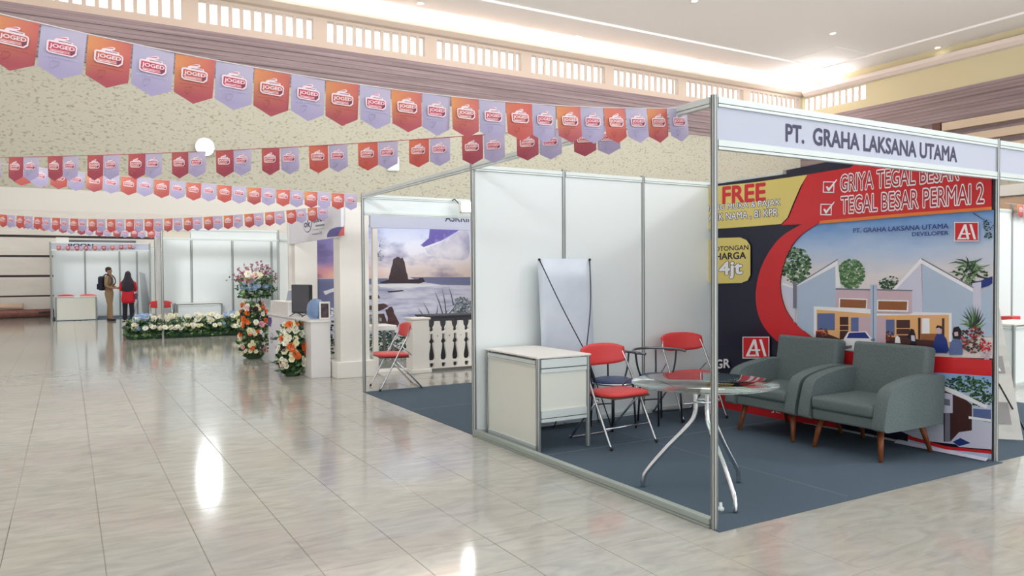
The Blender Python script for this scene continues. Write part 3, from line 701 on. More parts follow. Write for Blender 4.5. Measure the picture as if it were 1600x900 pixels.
# glass table
GLASS = M('clear_green_glass', rgb(214, 236, 228), .02, trans=1.0, ior=1.45)
t = thing('glass_table', 'round glass top table on three bent chrome legs by the corner post', 'table', (.53, .62, .005))
MB().lathe([(0, .722), (.485, .722), (.490, .725), (.490, .731), (.486, .734), (0, .734)], 48).build('tabletop', GLASS, t)
for fx, fy in ((.20, .87), (.315, .135), (.84, .60)):
    d = Vector((fx-.53, fy-.62, 0)); L = d.length; d.normalize()
    rad = [(.06, .715), (.055, .60), (.06, .52), (.10, .44), (L*.62, .27), (L*.93, .115), (L*.985, .06), (L, .006)]
    MB().tube(smooth_pts([d*r_+Vector((0, 0, z)) for r_, z in rad], 5), .0165, 10).build('leg', CHROME, t)
    MB().lathe([(.035, .712), (.035, .721), (0, .721)], 16, d*.06).build('glass_pad', CHROME, t)
MB().tube([(.065*math.cos(2*PI*k/18), .065*math.sin(2*PI*k/18), .60) for k in range(18)], .009, 6, closed=True).build('collar', CHROME, t)

# armchairs, facing -x
FAB = M('grey_green_fabric', rgb(120, 132, 132), .95, noise=(160, rgb(92, 104, 105), 3, .3, .7), bump=(500, .5), spec=.15)
WLEG = M('brown_wood_leg', rgb(146, 82, 44), .4, noise=(6, rgb(112, 58, 30), 4, .3, .7, (6, 6, 1)))
def armchair(label, loc):
    t = thing('armchair', label, 'armchair', loc, 0, 'grey fabric armchairs')
    hw = .395
    for s in (-1, 1):
        prof = [(-.43, .30), (-.415, .255), (-.30, .245), (.28, .245), (.34, .27), (.365, .60), (.33, .635), (.20, .648), (.02, .642), (-.16, .618), (-.29, .585), (-.355, .545), (-.395, .45)]
        prof = [(p.x, p.y) for p in smooth_pts([(x, y, 0) for x, y in prof], 3, True)]
        y0 = s*hw-(.0 if s < 0 else .105)
        MB().prism([(x, y0, z) for x, z in prof], (0, .105, 0), 0, True).build('arm', FAB, t, bevel=.022, seg=3)
    MB().box(-.40, .33, -.285, .285, .25, .34).build('base', FAB, t, bevel=.02, seg=3)
    MB().box(-.42, .20, -.287, .287, .335, .445).build('seat_cushion', FAB, t, bevel=.04, seg=4)
    Mx = Matrix.Translation((.20, 0, .36)) @ Matrix.Rotation(.15, 4, 'Y')
    MB().box(-.055, .085, -.335, .335, -.10, .51, 0, Mx).build('backrest', FAB, t, bevel=.03, seg=4)
    for sx, sy in ((-1, -1), (-1, 1), (1, -1), (1, 1)):
        top = Vector((sx*.26-.03, sy*.27, .25)); bot = Vector((sx*.33-.01, sy*.305, .002))
        MB().tube([top, bot], [.027, .016], 10).build('leg', WLEG, t)
    return t
ac = armchair('grey fabric armchair nearest the front corner with four wooden legs', (2.545, .735, .005))
dup(ac, (2.55, 1.565, .005), 0, 'grey fabric armchair farther back beside the glass table', 'grey fabric armchairs')
t = thing('grey_knob', 'small grey round knob lying beside the foot of the corner post', 'knob', tuple(gnd(1126, 799)+Vector((0, 0, .004))), .6)
MB().lathe([(.018, .0), (.022, .004), (.020, .02), (.010, .028), (.010, .05), (0, .052)], 14).build('knob', RAIL, t)
# ------------------------------------------------------------------ bunting strings
def flag_mat(name, c_tl, c_tr, c_b):
    mt = bpy.data.materials.new(name); mt.use_nodes = True; nt = mt.node_tree; b = nt.nodes['Principled BSDF']; b.inputs['Roughness'].default_value = .45
    t_ = nt.nodes.new('ShaderNodeTexCoord'); s_ = nt.nodes.new('ShaderNodeSeparateXYZ'); nt.links.new(t_.outputs['Generated'], s_.inputs[0])
    m1 = nt.nodes.new('ShaderNodeMix'); m1.data_type = 'RGBA'; m1.inputs[6].default_value = c_tl; m1.inputs[7].default_value = c_tr; nt.links.new(s_.outputs['X'], m1.inputs[0])
    r_ = nt.nodes.new('ShaderNodeMapRange'); r_.inputs[1].default_value = .15; r_.inputs[2].default_value = .75; nt.links.new(s_.outputs['Z'], r_.inputs[0])
    m2 = nt.nodes.new('ShaderNodeMix'); m2.data_type = 'RGBA'; m2.inputs[6].default_value = c_b; nt.links.new(m1.outputs[2], m2.inputs[7]); nt.links.new(r_.outputs[0], m2.inputs[0])
    nt.links.new(m2.outputs[2], b.inputs['Base Color']); return mt
FW1 = flag_mat('pennant_orange', rgb(214, 140, 84), rgb(196, 96, 90), rgb(164, 66, 76)); FW2 = flag_mat('pennant_scarlet', rgb(208, 114, 84), rgb(196, 88, 80), rgb(178, 72, 66)); FW3 = flag_mat('pennant_crimson', rgb(184, 88, 82), rgb(168, 74, 90), rgb(150, 60, 78))
FL1 = flag_mat('pennant_lilac', rgb(176, 170, 196), rgb(184, 174, 196), rgb(160, 150, 184))
PW_, PH_, PS_ = .155, .205, .165
LOGOW = M('logo_pale', rgb(236, 216, 222), .4); LOGOR = M('logo_rose', rgb(188, 62, 86), .4); LOGOD = M('logo_dark', rgb(112, 60, 84), .4); FAINT_W = M('faint_rose', rgb(204, 104, 104), .45); FAINT_L = M('faint_lilac', rgb(186, 180, 216), .45)
def pennant_mesh(mat):
    mb = MB(); w = PW_/2; n = 4; vs = []
    for i in range(n+1):
        a = -w+PW_*i/n; bow = .006*math.sin(PI*i/n)
        tip = -PS_-(PH_-PS_)*(1-abs(i/n*2-1))
        mb.v += [(a, 0, 0), (a, -bow, -.10), (a*.985, -bow*1.6, tip)]
    for i in range(n):
        for k in range(2): mb.f.append((i*3+k, i*3+k+1, (i+1)*3+k+1, (i+1)*3+k)); mb.mi.append(0); mb.sm.append(True)
    return mb.mesh('pennant', mat)
def logo_mesh(inner, faint):
    mb = MB(); y = -.0105
    q = lambda pts, mi, k: mb.poly([(x, y-.0002*k, z) for x, z in pts], mi)
    badge = [(-.048, -.058), (-.030, -.056), (-.026, -.048), (.002, -.036), (.014, -.034), (.020, -.038), (.018, -.045), (.006, -.050), (.034, -.052), (.036, -.060), (.046, -.062), (.051, -.070), (.050, -.098), (.036, -.110), (-.042, -.108), (-.052, -.100), (-.053, -.064)]
    q(badge[::-1], 0, 0)
    inn = [(-.046, -.064), (.040, -.066), (.046, -.072), (.045, -.094), (.034, -.105), (-.040, -.103), (-.047, -.096)]
    q(inn[::-1], 1, 1)
    q([(-.020, -.0455), (.002, -.039), (.014, -.0385), (.013, -.042), (.0, -.0435)][::-1], 1, 1)
    q([(.030, -.084), (.044, -.084), (.044, -.093), (.033, -.103), (.029, -.103)][::-1], 2, 2)
    mb.text('JOGED', (-.042, y-.0006, -.0895), (.084, 0, 0), (0, 0, .019), off=.03, mi=0)
    mb.box(-.040, .026, y-.0006, y-.0004, -.0945, -.0925, 0); mb.box(-.040, .028, y-.0006, y-.0004, -.1005, -.0972, 0)
    mb.text('2024', (.005, y-.0008, -.1005), (.022, 0, 0), (0, 0, .0034), mi=1)
    mb.box(-.015, .03, y-.0006, y-.0004, -.057, -.0545, 2)
    for k in range(11): mb.box(-.060+.011*k, -.052+.011*k, y-.0006, y-.0004, -.1225, -.1195, 3)
    ol = [(-.036, -.142), (-.030, -.134), (-.020, -.136), (-.010, -.132), (-.004, -.138), (-.008, -.148), (-.018, -.160), (-.026, -.166), (-.034, -.156), (-.036, -.142)]
    for (x0, z0), (x1, z1) in zip(ol[:-1], ol[1:]): mb.tube([(x0, y-.0004, z0), (x1, y-.0004, z1)], .0010, 4, 3)
    return mb.mesh('logo_print', [LOGOW, inner, LOGOD, faint])
warm = [pennant_mesh(FW1), pennant_mesh(FW2), pennant_mesh(FW3)]; lil = pennant_mesh(FL1)
lw = logo_mesh(M('logo_rust', rgb(190, 92, 76), .4), FAINT_W); ll = logo_mesh(LOGOR, FAINT_L)
CORD = M('red_cord', rgb(176, 96, 96), .6); CORDW = M('white_cord', rgb(214, 206, 206), .6)
def bunting(label, P0, P1, sag, pitch=.318, start=.03, warm_ids=(0, 0, 1), gap=.0, cord=CORDW, sc=1.0, skip_end=.0):
    """P0 at the left as seen from the aisle, P1 at the right"""
    P0 = Vector(P0); P1 = Vector(P1); L = (P1-P0).length; d = (P1-P0)/L; ang = math.atan2(d.y, d.x)
    t = thing('bunting', label, 'bunting', tuple(P0), 0, 'strings of pennants across the aisle')
    pos = lambda s: d*s+Vector((0, 0, -4*sag*(s/L)*(1-s/L)))
    MB().tube([pos(L*k/30) for k in range(31)], .003, 5).build('cord', cord, t)
    s = L-start; k = 0
    while s-pitch > 0:
        for q, (off, me, lg) in enumerate(((-.08*sc-.004, lil, ll), (-.24*sc-.004, random.choice([warm[i] for i in warm_ids]), lw))):
            c = s+off; p = pos(c); sl = (pos(c+.05)-pos(c-.05))
            o = obj('pennant', me, t, tuple(p)); o.rotation_euler = (random.uniform(-.06, .06), -math.atan2(sl.z, Vector((sl.x, sl.y, 0)).length), ang+random.uniform(-.05, .05)); o.scale = (sc,)*3
            obj('logo_print', lg, o)
        s -= pitch; k += 1
    return t
bunting('nearest string of orange and lilac JOGED pennants along the top of the picture', (-3.72, .3, 2.52), (.08, .3, 2.492), .125, .320, .0, (0, 0, 1))
bunting('second string of darker crimson pennants running diagonally across the aisle below the nearest one', (-4.4, 5.25, 2.53), (.02, .84, 2.485), .06, .40, .02, (2, 2, 1, 2), cord=CORD)
bunting('third string of pennants tied to the post beside the mural booth', (-3.95, 6.25, 2.66), (-.06, 6.02, 2.49), .03, .330, .0, (0, 1))
bunting('fourth string of pennants ending behind the sign of the mural booth', (-4.6, 11.9, 2.55), (.0, 7.4, 2.46), .16, .340, .02, (0, 1, 1))
bunting('fifth string of small pennants tied to the flower bordered stand', (-5.4, 16.4, 2.98), (-1.26, 16.45, 2.56), .12, .355, .0, (1, 1, 2))
bunting('farthest short string of pennants across the fascia of the back left stand', (-3.70, 26.03, 2.50), (-.74, 26.03, 2.62), .06, .262, .42, (1, 2), sc=.78)
bunting('scrap of a pennant string showing past the right corner post', (8.9, 2.9, 2.50), (10.9, 2.9, 2.50), .02, .34, .30, (0, 1))

# ------------------------------------------------------------------ mural booth
PW = M('booth_white', rgb(232, 229, 222), .55); PUR = M('print_purple', rgb(84, 74, 138), .4)
XS = .17
mbo = thing('mural_booth', 'white pillared booth with a sea mural and an ASKRINDO sign', 'exhibition booth')
def pillar(x0, x1, y0, y1):
    o = MB().box(x0, x1, y0, y1, .22, 2.47).build('pillar', PW, mbo, bevel=.006)
    MB().box(x0-.07, x1+.07, y0-.06, y1+.06, .0, .235).build('plinth', PW, o, bevel=.008)
pillar(.15, .585, 7.42, 7.72); pillar(.17, .56, 9.98, 10.26)
MB().box(.66, .735, 7.46, 7.53, .05, 2.26).build('upright', PW, mbo, bevel=.004)
MB().box(.655, 1.16, 7.40, 7.76, .0, .05).build('sill', PW, mbo)
MB().box(.12, 3.9, 10.20, 10.26, .0, 2.5).build('back_panel', PW, mbo)
MB().box(3.84, 3.9, 7.45, 10.2, .0, 2.5).build('side_panel', PW, mbo)
# front fascia over the balustrade side: reads ASKRINDO, half hidden by the nearer rail
ff = MB().box(.62, 3.9, 7.44, 7.50, 2.17, 2.46).build('fascia_panel', FAS, mbo)
a_ = on(696, 347, 1, 7.43); MB().text('ASKRINDO', (a_.x, 7.437, a_.z+.01), (.72, 0, 0), (0, 0, .115), off=.012).build('fascia_lettering', INK, ff)
# aisle sign
SIGNW = M('sign_white', rgb(230, 231, 240), .35)
sg = MB().box(XS-.04, XS, 7.28, 10.32, 2.02, 2.48).build('sign_board', SIGNW, mbo)
sp = Print(0, XS-.0415)
sp.poly(PUR, [(452, 345), (456, 343), (466, 341), (474, 334), (475, 330), (452, 333)])
sp.poly(PRED, [(460, 342), (470, 339), (474, 334), (475, 329), (462, 331)])
sp.poly(M('sign_blue', rgb(62, 58, 150), .3), [(511, 371)]+smo([(511, 366), (516, 359), (526, 355), (536.5, 354.5)])+[(528, 369)])
sp.poly(M('sign_coral', rgb(226, 84, 84), .3), [(528, 369.5), (532, 360), (536.5, 354.5), (538, 352), (538, 368)])
ring = lambda cx, cy, rx, ry, n=24: [(cx+rx*math.cos(2*PI*k/n), cy-ry*math.sin(2*PI*k/n)) for k in range(n)]
sp.poly(INK, ring(480.5, 349, 6.6, 14.5)); sp.poly(SIGNW, ring(480.2, 348.6, 6.0, 13.6))
sp.text(INK, 'ok', (475.5, 355.5), (484.5, 354.5), (475.5, 345), off=.03)
sp.text(INK, 'ASKRINDO', (488, 348.5), (507.5, 345), (488, 340.5), off=.02)
sp.poly(PGREY, [(493, 354.5), (507, 352.5), (507, 349.8), (493, 351.5)]); sp.poly(PGREY, [(488, 359.3), (507, 357), (507, 356.5), (488, 358.8)]); sp.poly(PGREY, [(488, 367), (498, 366), (498, 364.3), (488, 365.3)]); sp.text(PGREY, 'IFG', (499.5, 366), (503, 365.5), (499.5, 362), off=.02)
sp.finish(sg, 'sign_print')
# mural
YM = 10.195
MUR = bpy.data.materials.new('mural_sky'); MUR.use_nodes = True
nt = MUR.node_tree; b = nt.nodes['Principled BSDF']; b.inputs['Roughness'].default_value = .35
t_ = nt.nodes.new('ShaderNodeTexCoord'); s_ = nt.nodes.new('ShaderNodeSeparateXYZ'); nt.links.new(t_.outputs['Generated'], s_.inputs[0])
ra = nt.nodes.new('ShaderNodeValToRGB'); el = ra.color_ramp.elements
el[0].position = 0; el[0].color = rgb(232, 176, 156); el[1].position = 1; el[1].color = rgb(92, 84, 150)
for p_, c_ in ((.12, rgb(212, 150, 160)), (.3, rgb(132, 116, 168))): q = el.new(p_); q.color = c_
rb = nt.nodes.new('ShaderNodeValToRGB'); el = rb.color_ramp.elements
el[0].position = 0; el[0].color = rgb(236, 214, 204); el[1].position = 1; el[1].color = rgb(176, 186, 222)
for p_, c_ in ((.3, rgb(232, 222, 224)), (.65, rgb(214, 218, 234))): q = el.new(p_); q.color = c_
mp = nt.nodes.new('ShaderNodeMapping'); mp.inputs['Scale'].default_value = (1.0, 1, 2.2); nt.links.new(t_.outputs['Object'], mp.inputs[0])
n1 = nt.nodes.new('ShaderNodeTexNoise'); n1.inputs['Scale'].default_value = 1.6; n1.inputs['Detail'].default_value = 6; nt.links.new(mp.outputs[0], n1.inputs['Vector'])
ad = nt.nodes.new('ShaderNodeMath'); ad.operation = 'MULTIPLY_ADD'; ad.inputs[1].default_value = .5; ad.inputs[2].default_value = -.25; nt.links.new(n1.outputs['Fac'], ad.inputs[0])
az = nt.nodes.new('ShaderNodeMath'); nt.links.new(s_.outputs['Z'], az.inputs[0]); nt.links.new(ad.outputs[0], az.inputs[1])
nt.links.new(az.outputs[0], ra.inputs[0]); nt.links.new(az.outputs[0], rb.inputs[0])
mr_ = nt.nodes.new('ShaderNodeMapRange'); mr_.inputs[1].default_value = .16; mr_.inputs[2].default_value = .42; nt.links.new(s_.outputs['X'], mr_.inputs[0])
mx = nt.nodes.new('ShaderNodeMix'); mx.data_type = 'RGBA'; nt.links.new(mr_.outputs[0], mx.inputs[0]); nt.links.new(ra.outputs[0], mx.inputs[6]); nt.links.new(rb.outputs[0], mx.inputs[7])
rc = nt.nodes.new('ShaderNodeValToRGB'); rc.color_ramp.elements[0].position = .52; rc.color_ramp.elements[0].color = (1, 1, 1, 1); rc.color_ramp.elements[1].position = .72; rc.color_ramp.elements[1].color = rgb(176, 172, 196)
nt.links.new(n1.outputs['Fac'], rc.inputs[0]); m3 = nt.nodes.new('ShaderNodeMix'); m3.data_type = 'RGBA'; m3.blend_type = 'MULTIPLY'; m3.inputs[0].default_value = 1
nt.links.new(mx.outputs[2], m3.inputs[6]); nt.links.new(rc.outputs[0], m3.inputs[7]); nt.links.new(m3.outputs[2], b.inputs['Base Color'])
SEA = M('mural_sea', rgb(216, 216, 232), .35, noise=(2.2, rgb(150, 154, 188), 6, .42, .75, (1, 1, 6)))
ROCK = M('mural_rock', rgb(70, 50, 54), .4, noise=(9, rgb(52, 38, 44), 4, .3, .7)); ROCK2 = M('mural_rock_brown', rgb(98, 62, 60), .4, noise=(9, rgb(60, 42, 46), 4, .3, .7))
FOAM = M('mural_foam', rgb(236, 236, 242), .4); DSEA = M('mural_dark_sea', rgb(120, 124, 160), .4); MLEAF = M('mural_leaf', rgb(84, 96, 100), .4); MGRN = M('mural_green', rgb(70, 104, 84), .4); MGREY = M('mural_greyleaf', rgb(150, 158, 166), .4); PURP2 = M('mural_violet', rgb(98, 86, 162), .35, noise=(2.6, rgb(176, 166, 204), 6, .5, .7))
mu = tag(MB().box(.575, 3.80, YM-.006, YM, .30, 2.42).build('sea_mural', PW), 'printed mural of a dark sea rock under a violet sky behind the balustrade', 'mural')
mp_ = Print(1, YM-.0065)
zh = on(650, 434, 1, YM).z
xa, xb = .60, 3.74
mp_.up(); mp_.layer(MUR).poly([(xa, YM-.0064, zh), (xb, YM-.0064, zh), (xb, YM-.0064, 2.40), (xa, YM-.0064, 2.40)])
mp_.layer(SEA).poly([(xa, YM-.0064, .32), (xb, YM-.0064, .32), (xb, YM-.0064, zh), (xa, YM-.0064, zh)])
mp_.poly(PURP2, [(672, 354), (722, 357), (690, 376), (662, 386), (657, 383), (670, 372)])
mp_.poly(M('mural_cloud', rgb(166, 164, 190), .35, noise=(2.4, rgb(222, 218, 226), 6, .38, .66)), smo([(664, 388), (690, 378), (724, 358), (732, 362), (732, 402), (705, 406), (684, 402), (668, 397)]))
mp_.poly(DSEA, [(640, 433), (735, 433), (735, 446), (690, 445), (655, 440)])
mp_.poly(DSEA, [(490, 436), (606, 435), (606, 444), (490, 446)])
jag = lambda pts, n=3, am=1.0: [((a[0]+(b_[0]-a[0])*k/n+random.uniform(-am, am)*(k > 0)), (a[1]+(b_[1]-a[1])*k/n+random.uniform(-am, am)*(k > 0))) for a, b_ in zip(pts, pts[1:]+pts[:1]) for k in range(n)]
mp_.poly(ROCK, jag([(605, 441), (610, 425), (614, 406), (620, 401), (626, 404), (629, 402), (633, 414), (637, 430), (639, 441), (622, 440)], 3, .7))
mp_.poly(ROCK, jag([(593, 441), (606, 437), (660, 436), (664, 440), (655, 443), (600, 443)], 3, .6)); mp_.poly(ROCK, jag([(655, 434), (661, 434), (664, 441), (653, 441)], 2, .5))
mp_.poly(FOAM, jag([(590, 444), (640, 443), (690, 446), (640, 450), (595, 449)], 3, .8)); mp_.poly(ROCK, jag([(605, 455), (628, 453), (632, 455), (608, 457)], 2, .4)); mp_.poly(ROCK, jag([(577, 462), (592, 461), (594, 466), (577, 468)], 2, .5))
mp_.poly(ROCK2, jag([(577, 478), (600, 474), (608, 478), (592, 486), (577, 484)], 3, .8)); mp_.poly(ROCK2, jag([(602, 484), (612, 479), (616, 490), (624, 505), (620, 512), (604, 508), (606, 496)], 3, .9)); mp_.poly(ROCK2, jag([(577, 492), (600, 490), (606, 506), (577, 505)], 3, 1))
mp_.leaves([MGRN, MLEAF, PDGREEN], 602, 535, 34, 20, 260, 2.2); mp_.leaves([MGRN, MGREY], 585, 500, 10, 8, 50, 1.8); mp_.leaves([MGREY, MLEAF], 600, 566, 34, 14, 200, 2.2)
mp_.leaves([MGREY, MLEAF], 722, 480, 15, 16, 160, 2.0); mp_.leaves([MLEAF, PDGREEN], 512, 540, 24, 40, 220, 2.2); mp_.leaves([MLEAF, PDGREEN], 700, 530, 40, 34, 300, 2.6)
for x0, y0, x1, y1 in ((692, 492, 678, 452), (697, 490, 690, 448), (708, 476, 700, 446), (674, 500, 660, 470), (680, 498, 684, 474), (686, 498, 704, 480), (664, 500, 652, 480), (700, 492, 716, 470)): mp_.blade(MLEAF, x0, y0, x1, y1, .9, 1)
mp_.leaves([MLEAF], 594, 398, 5, 10, 26, 1.0)
for a in (-70, -40, -15, 20): q = math.radians(a); mp_.blade(MLEAF, 592, 385, 592+12*math.cos(q), 385+14*math.sin(q), .3)
mp_.poly(DSEA, [(493, 446), (530, 444), (530, 492), (493, 500)]); mp_.leaves([FOAM, MGREY], 514, 486, 16, 8, 60, 2.0); mp_.poly(FOAM, jag([(505, 455), (530, 447), (530, 452), (508, 461)], 3, .8))
mp_.finish(mu, 'print')
# balustrade: a board with vase shaped cut-outs, and its end post
t = thing('balustrade', 'white balustrade board with vase shaped cut outs in front of the mural', 'balustrade', (1.21, 7.30, 0))
MB().box(0, .27, 0, .26, .02, .80).build('end_post', PW, t, bevel=.01); MB().box(-.03, .30, -.03, .29, .0, .06).build('post_foot', PW, t, bevel=.01); MB().box(-.02, .29, -.02, .28, .80, .83).build('post_cap', PW, t, bevel=.008)
cu = bpy.data.curves.new('b', 'CURVE'); cu.dimensions = '2D'; cu.fill_mode = 'BOTH'; cu.extrude = .022
def spl(pts):
    s = cu.splines.new('POLY'); s.points.add(len(pts)-1)
    for p, q in zip(s.points, pts): p.co = (q[0], q[1], 0, 1)
    s.use_cyclic_u = True
x0, x1 = .27, 2.55; top = [(x1, .04), (x1, .66)]
cxs = [.36+.198*k for k in range(11)]
edge = []
for cx in cxs[::-1]:
    edge += [(cx+.095, .76), (cx+.060, .76), (cx+.052, .70), (cx+.030, .665), (cx+.036, .62), (cx, .60), (cx-.036, .62), (cx-.030, .665), (cx-.052, .70), (cx-.060, .76), (cx-.095, .76)]
spl([(x0, .04), (x1, .04), (x1, .76)]+edge+[(x0, .76)])
for cx in cxs:
    spl([(cx-.022, .57), (cx+.022, .57), (cx+.022, .50), (cx+.048, .45), (cx+.022, .42), (cx+.03, .35), (cx+.052, .24), (cx+.05, .19), (cx+.03, .165), (cx-.03, .165), (cx-.05, .19), (cx-.052, .24), (cx-.03, .35), (cx-.022, .42), (cx-.048, .45), (cx-.022, .50)][::-1])
    spl([(cx-.032, .125), (cx+.032, .125), (cx+.036, .09), (cx+.02, .06), (cx-.02, .06), (cx-.036, .09)][::-1])
    spl([(cx+.099+.010*math.cos(k), .535+.012*math.sin(k)) for k in (0, 1, 2, 3, 4, 5)])
bo = bpy.data.objects.new('b', cu); C.objects.link(bo); bpy.context.view_layer.update()
me = bpy.data.meshes.new_from_object(bo.evaluated_get(bpy.context.evaluated_depsgraph_get())); bpy.data.objects.remove(bo); me.name = 'pierced_board'; me.materials.clear(); me.materials.append(PW)
o = obj('pierced_board', me, t, (0, .13, 0)); o.rotation_euler = (PI/2, 0, 0)
for p in me.polygons: p.use_smooth = False
tag(MB().box(1.70, 3.3, 7.86, 8.3, .0, .80).box(1.68, 3.32, 7.84, 8.32, .80, .825).build('cabinet', M('charcoal_cloth', rgb(62, 62, 68), .8)), 'charcoal cabinet standing behind the pierced white balustrade', 'cabinet')
P0 = on(577, 520, 1, 8.6)
t = thing('side_table', 'small white table behind the pillar of the mural booth', 'table', (1.02, 8.6, 0))
MB().box(-.32, .36, -.25, .25, .58, .66).build('tabletop', WHITE, t, bevel=.01)
for sx in (-.27, .31):
    for sy in (-.2, .2): MB().box(sx-.02, sx+.02, sy-.02, sy+.02, .052, .58).build('leg', CHROME, t)
# reception counter along the aisle
PRW = M('counter_white', rgb(226, 224, 222), .45)
t = thing('reception_counter', 'white reception counter with a logo front and flowers at the aisle', 'counter', (0, 0, 0))
MB().box(-.22, .065, 7.62, 7.98, 0, .82).build('end_block', PRW, t, bevel=.006)
MB().box(-.22, .06, 7.98, 10.25, .0, .80).build('body', PRW, t, bevel=.004)
MB().box(-.24, .068, 7.60, 10.27, .80, .83).build('worktop', PRW, t, bevel=.004)
MB().box(-.20, .08, 9.0, 10.2, .83, 1.05).build('raised_box', PRW, t, bevel=.004)
fp = MB().box(-.228, -.2205, 8.35, 10.24, .02, .79).build('front_print', SIGNW, t)
sp = Print(0, -.2285)
sp.poly(INK, ring(424.5, 528, 2.2, 8)); sp.poly(SIGNW, ring(424.4, 527.8, 1.9, 7)); sp.text(INK, 'ok', (422.8, 531), (426, 531.5), (422.8, 525), off=.03)
sp.poly(PGREY, [(428.5, 530.5), (433, 531.5), (433, 528), (428.5, 527)]); sp.poly(PGREY, [(428, 541), (436, 543), (436, 542.4), (428, 540.4)])
sp.poly(PUR, [(418.6, 496), (424, 496), (425, 502), (423, 511), (418.6, 508)]); sp.poly(PUR, smo([(435, 570), (434, 560), (437, 551), (440.5, 550), (440.5, 570)]))
sp.finish(fp, 'front_print_mark')
# things on the counter
t = thing('display_screen', 'tall dark display screen standing on the reception counter', 'screen', (-.05, 8.72, .832), .35)
MB().box(-.03, .03, -.24, .24, .05, .50).build('screen_body', BLACK, t, bevel=.01); MB().box(-.0325, -.0305, -.23, .23, .07, .49).build('screen_glass', M('dark_screen', rgb(70, 72, 80), .1), t)
for sy in (-.16, .16): MB().tube([(-.12, sy, .006), (0, sy, .06), (.12, sy, .006)], .008, 6).build('foot', BLACK, t)
t = thing('glass_award', 'rounded blue glass award standing on the reception counter', 'award', (-.05, 7.95, .832))
MB().lathe([(.09, .008), (.13, .06), (.135, .14), (.12, .22), (.08, .28), (.0, .305)], 24).build('glass_dome', M('blue_glass', rgb(150, 180, 220), .08, trans=.55), t); MB().lathe([(.09, 0), (.09, .01), (0, .01)], 20).build('base', WHITE, t)
t = thing('photo_frame', 'white framed dark photo at the end of the reception counter', 'picture frame', (.0, 7.68, .832), -.1)
MB().box(-.075, .075, -.012, .012, 0, .26).build('frame', WHITE, t, bevel=.004); MB().box(-.055, .055, -.0135, -.0125, .03, .235).build('photo', M('dark_photo', rgb(104, 84, 92), .3, noise=(14, rgb(52, 40, 46), 3, .35, .65)), t); MB().prism([(-.01, .012, .2), (.01, .012, .2), (.01, .09, 0), (-.01, .09, 0)], (0, .004, 0)).build('strut', WHITE, t)
t = thing('tablet_stand', 'small tilted tablet on the raised box of the reception counter', 'tablet', (-.08, 9.35, 1.052), -.9)
Mx = Matrix.Rotation(-.35, 4, 'X'); MB().box(-.09, .09, -.006, .006, .0, .20, 0, Mx).build('tablet_body', WHITE, t); MB().box(-.075, .075, -.0075, -.0065, .015, .185, 0, Mx).build('tablet_glass', M('tablet_grey', rgb(150, 156, 170), .15), t); MB().tube([(0, .05, .10), (0, .12, .004)], .006, 6).build('prop', BLACK, t)

# ------------------------------------------------------------------ flowers
def bloom_mesh(name, mat, mat2, n=6, r=.05, cup=.5):
    mb = MB()
    for ring_, (rr, cc, m_) in enumerate(((1.0, cup*.5, 0), (.62, cup, 0))):
        for k in range(n):
            a = 2*PI*k/n+ring_*.5; c, s = math.cos(a), math.sin(a); w = .52*r*rr
            p0 = Vector((0, 0, 0)); tip = Vector((c*r*rr, s*r*rr, r*cc)); sd = Vector((-s, c, 0))*w; mid = Vector((c*r*rr*.6, s*r*rr*.6, r*cc*.45))
            mb.add([p0, mid-sd, tip-sd*.5, tip+sd*.5, mid+sd], [(0, 1, 2, 3, 4)], m_)
    mb.ball((0, 0, r*.25), r*.22, 6, 4, 1)
    return mb.mesh(name, [mat, mat2])
PF = lambda n, c: M('petal_'+n, rgb(*c), .6)
YC = PF('centre', (206, 186, 96)); DC = PF('darkcentre', (60, 40, 46))
BL = {'white_bloom': bloom_mesh('white_bloom', PF('white', (240, 240, 226)), YC, 6, .055), 'cream_bloom': bloom_mesh('cream_bloom', PF('cream', (232, 228, 190)), YC, 6, .048), 'orange_bloom': bloom_mesh('orange_bloom', PF('orange', (232, 118, 50)), PF('deep_orange', (200, 80, 34)), 8, .052, .8),
      'blue_bloom': bloom_mesh('blue_bloom', PF('blue', (168, 192, 222)), PF('paleblue', (200, 214, 232)), 7, .055, .8), 'pink_bloom': bloom_mesh('pink_bloom', PF('pink', (226, 164, 172)), PF('rose', (196, 110, 126)), 7, .06), 'dark_bloom': bloom_mesh('dark_bloom', DC, PF('plum', (90, 56, 60)), 7, .045, .8)}
LEAF = [M('leaf_green', rgb(74, 110, 64), .6), M('leaf_dark', rgb(46, 78, 50), .6), M('leaf_light', rgb(136, 162, 104), .6)]
def foliage(parent, pts, size, name='foliage'):
    mb = MB()
    for p in pts:
        p = Vector(p); d = Vector((random.uniform(-1, 1), random.uniform(-1, 1), random.uniform(-.2, 1))).normalized(); s = d.orthogonal().normalized()*size*random.uniform(.25, .4); L = d*size*random.uniform(.7, 1.4)
        mb.add([p, p+L*.5-s, p+L, p+L*.5+s], [(0, 1, 2, 3)], random.choice((0, 0, 1, 1, 2)))
    o = mb.build(name, LEAF, parent); o['kind'] = 'stuff'; return o
def put_bloom(parent, kind, p, out, sc):
    o = obj(kind, BL[kind], parent, tuple(p)); o.rotation_mode = 'QUATERNION'; o.rotation_quaternion = Vector(out).to_track_quat('Z', 'Y'); o.scale = (sc,)*3
toC = Vector((-.55, -.83, .25))
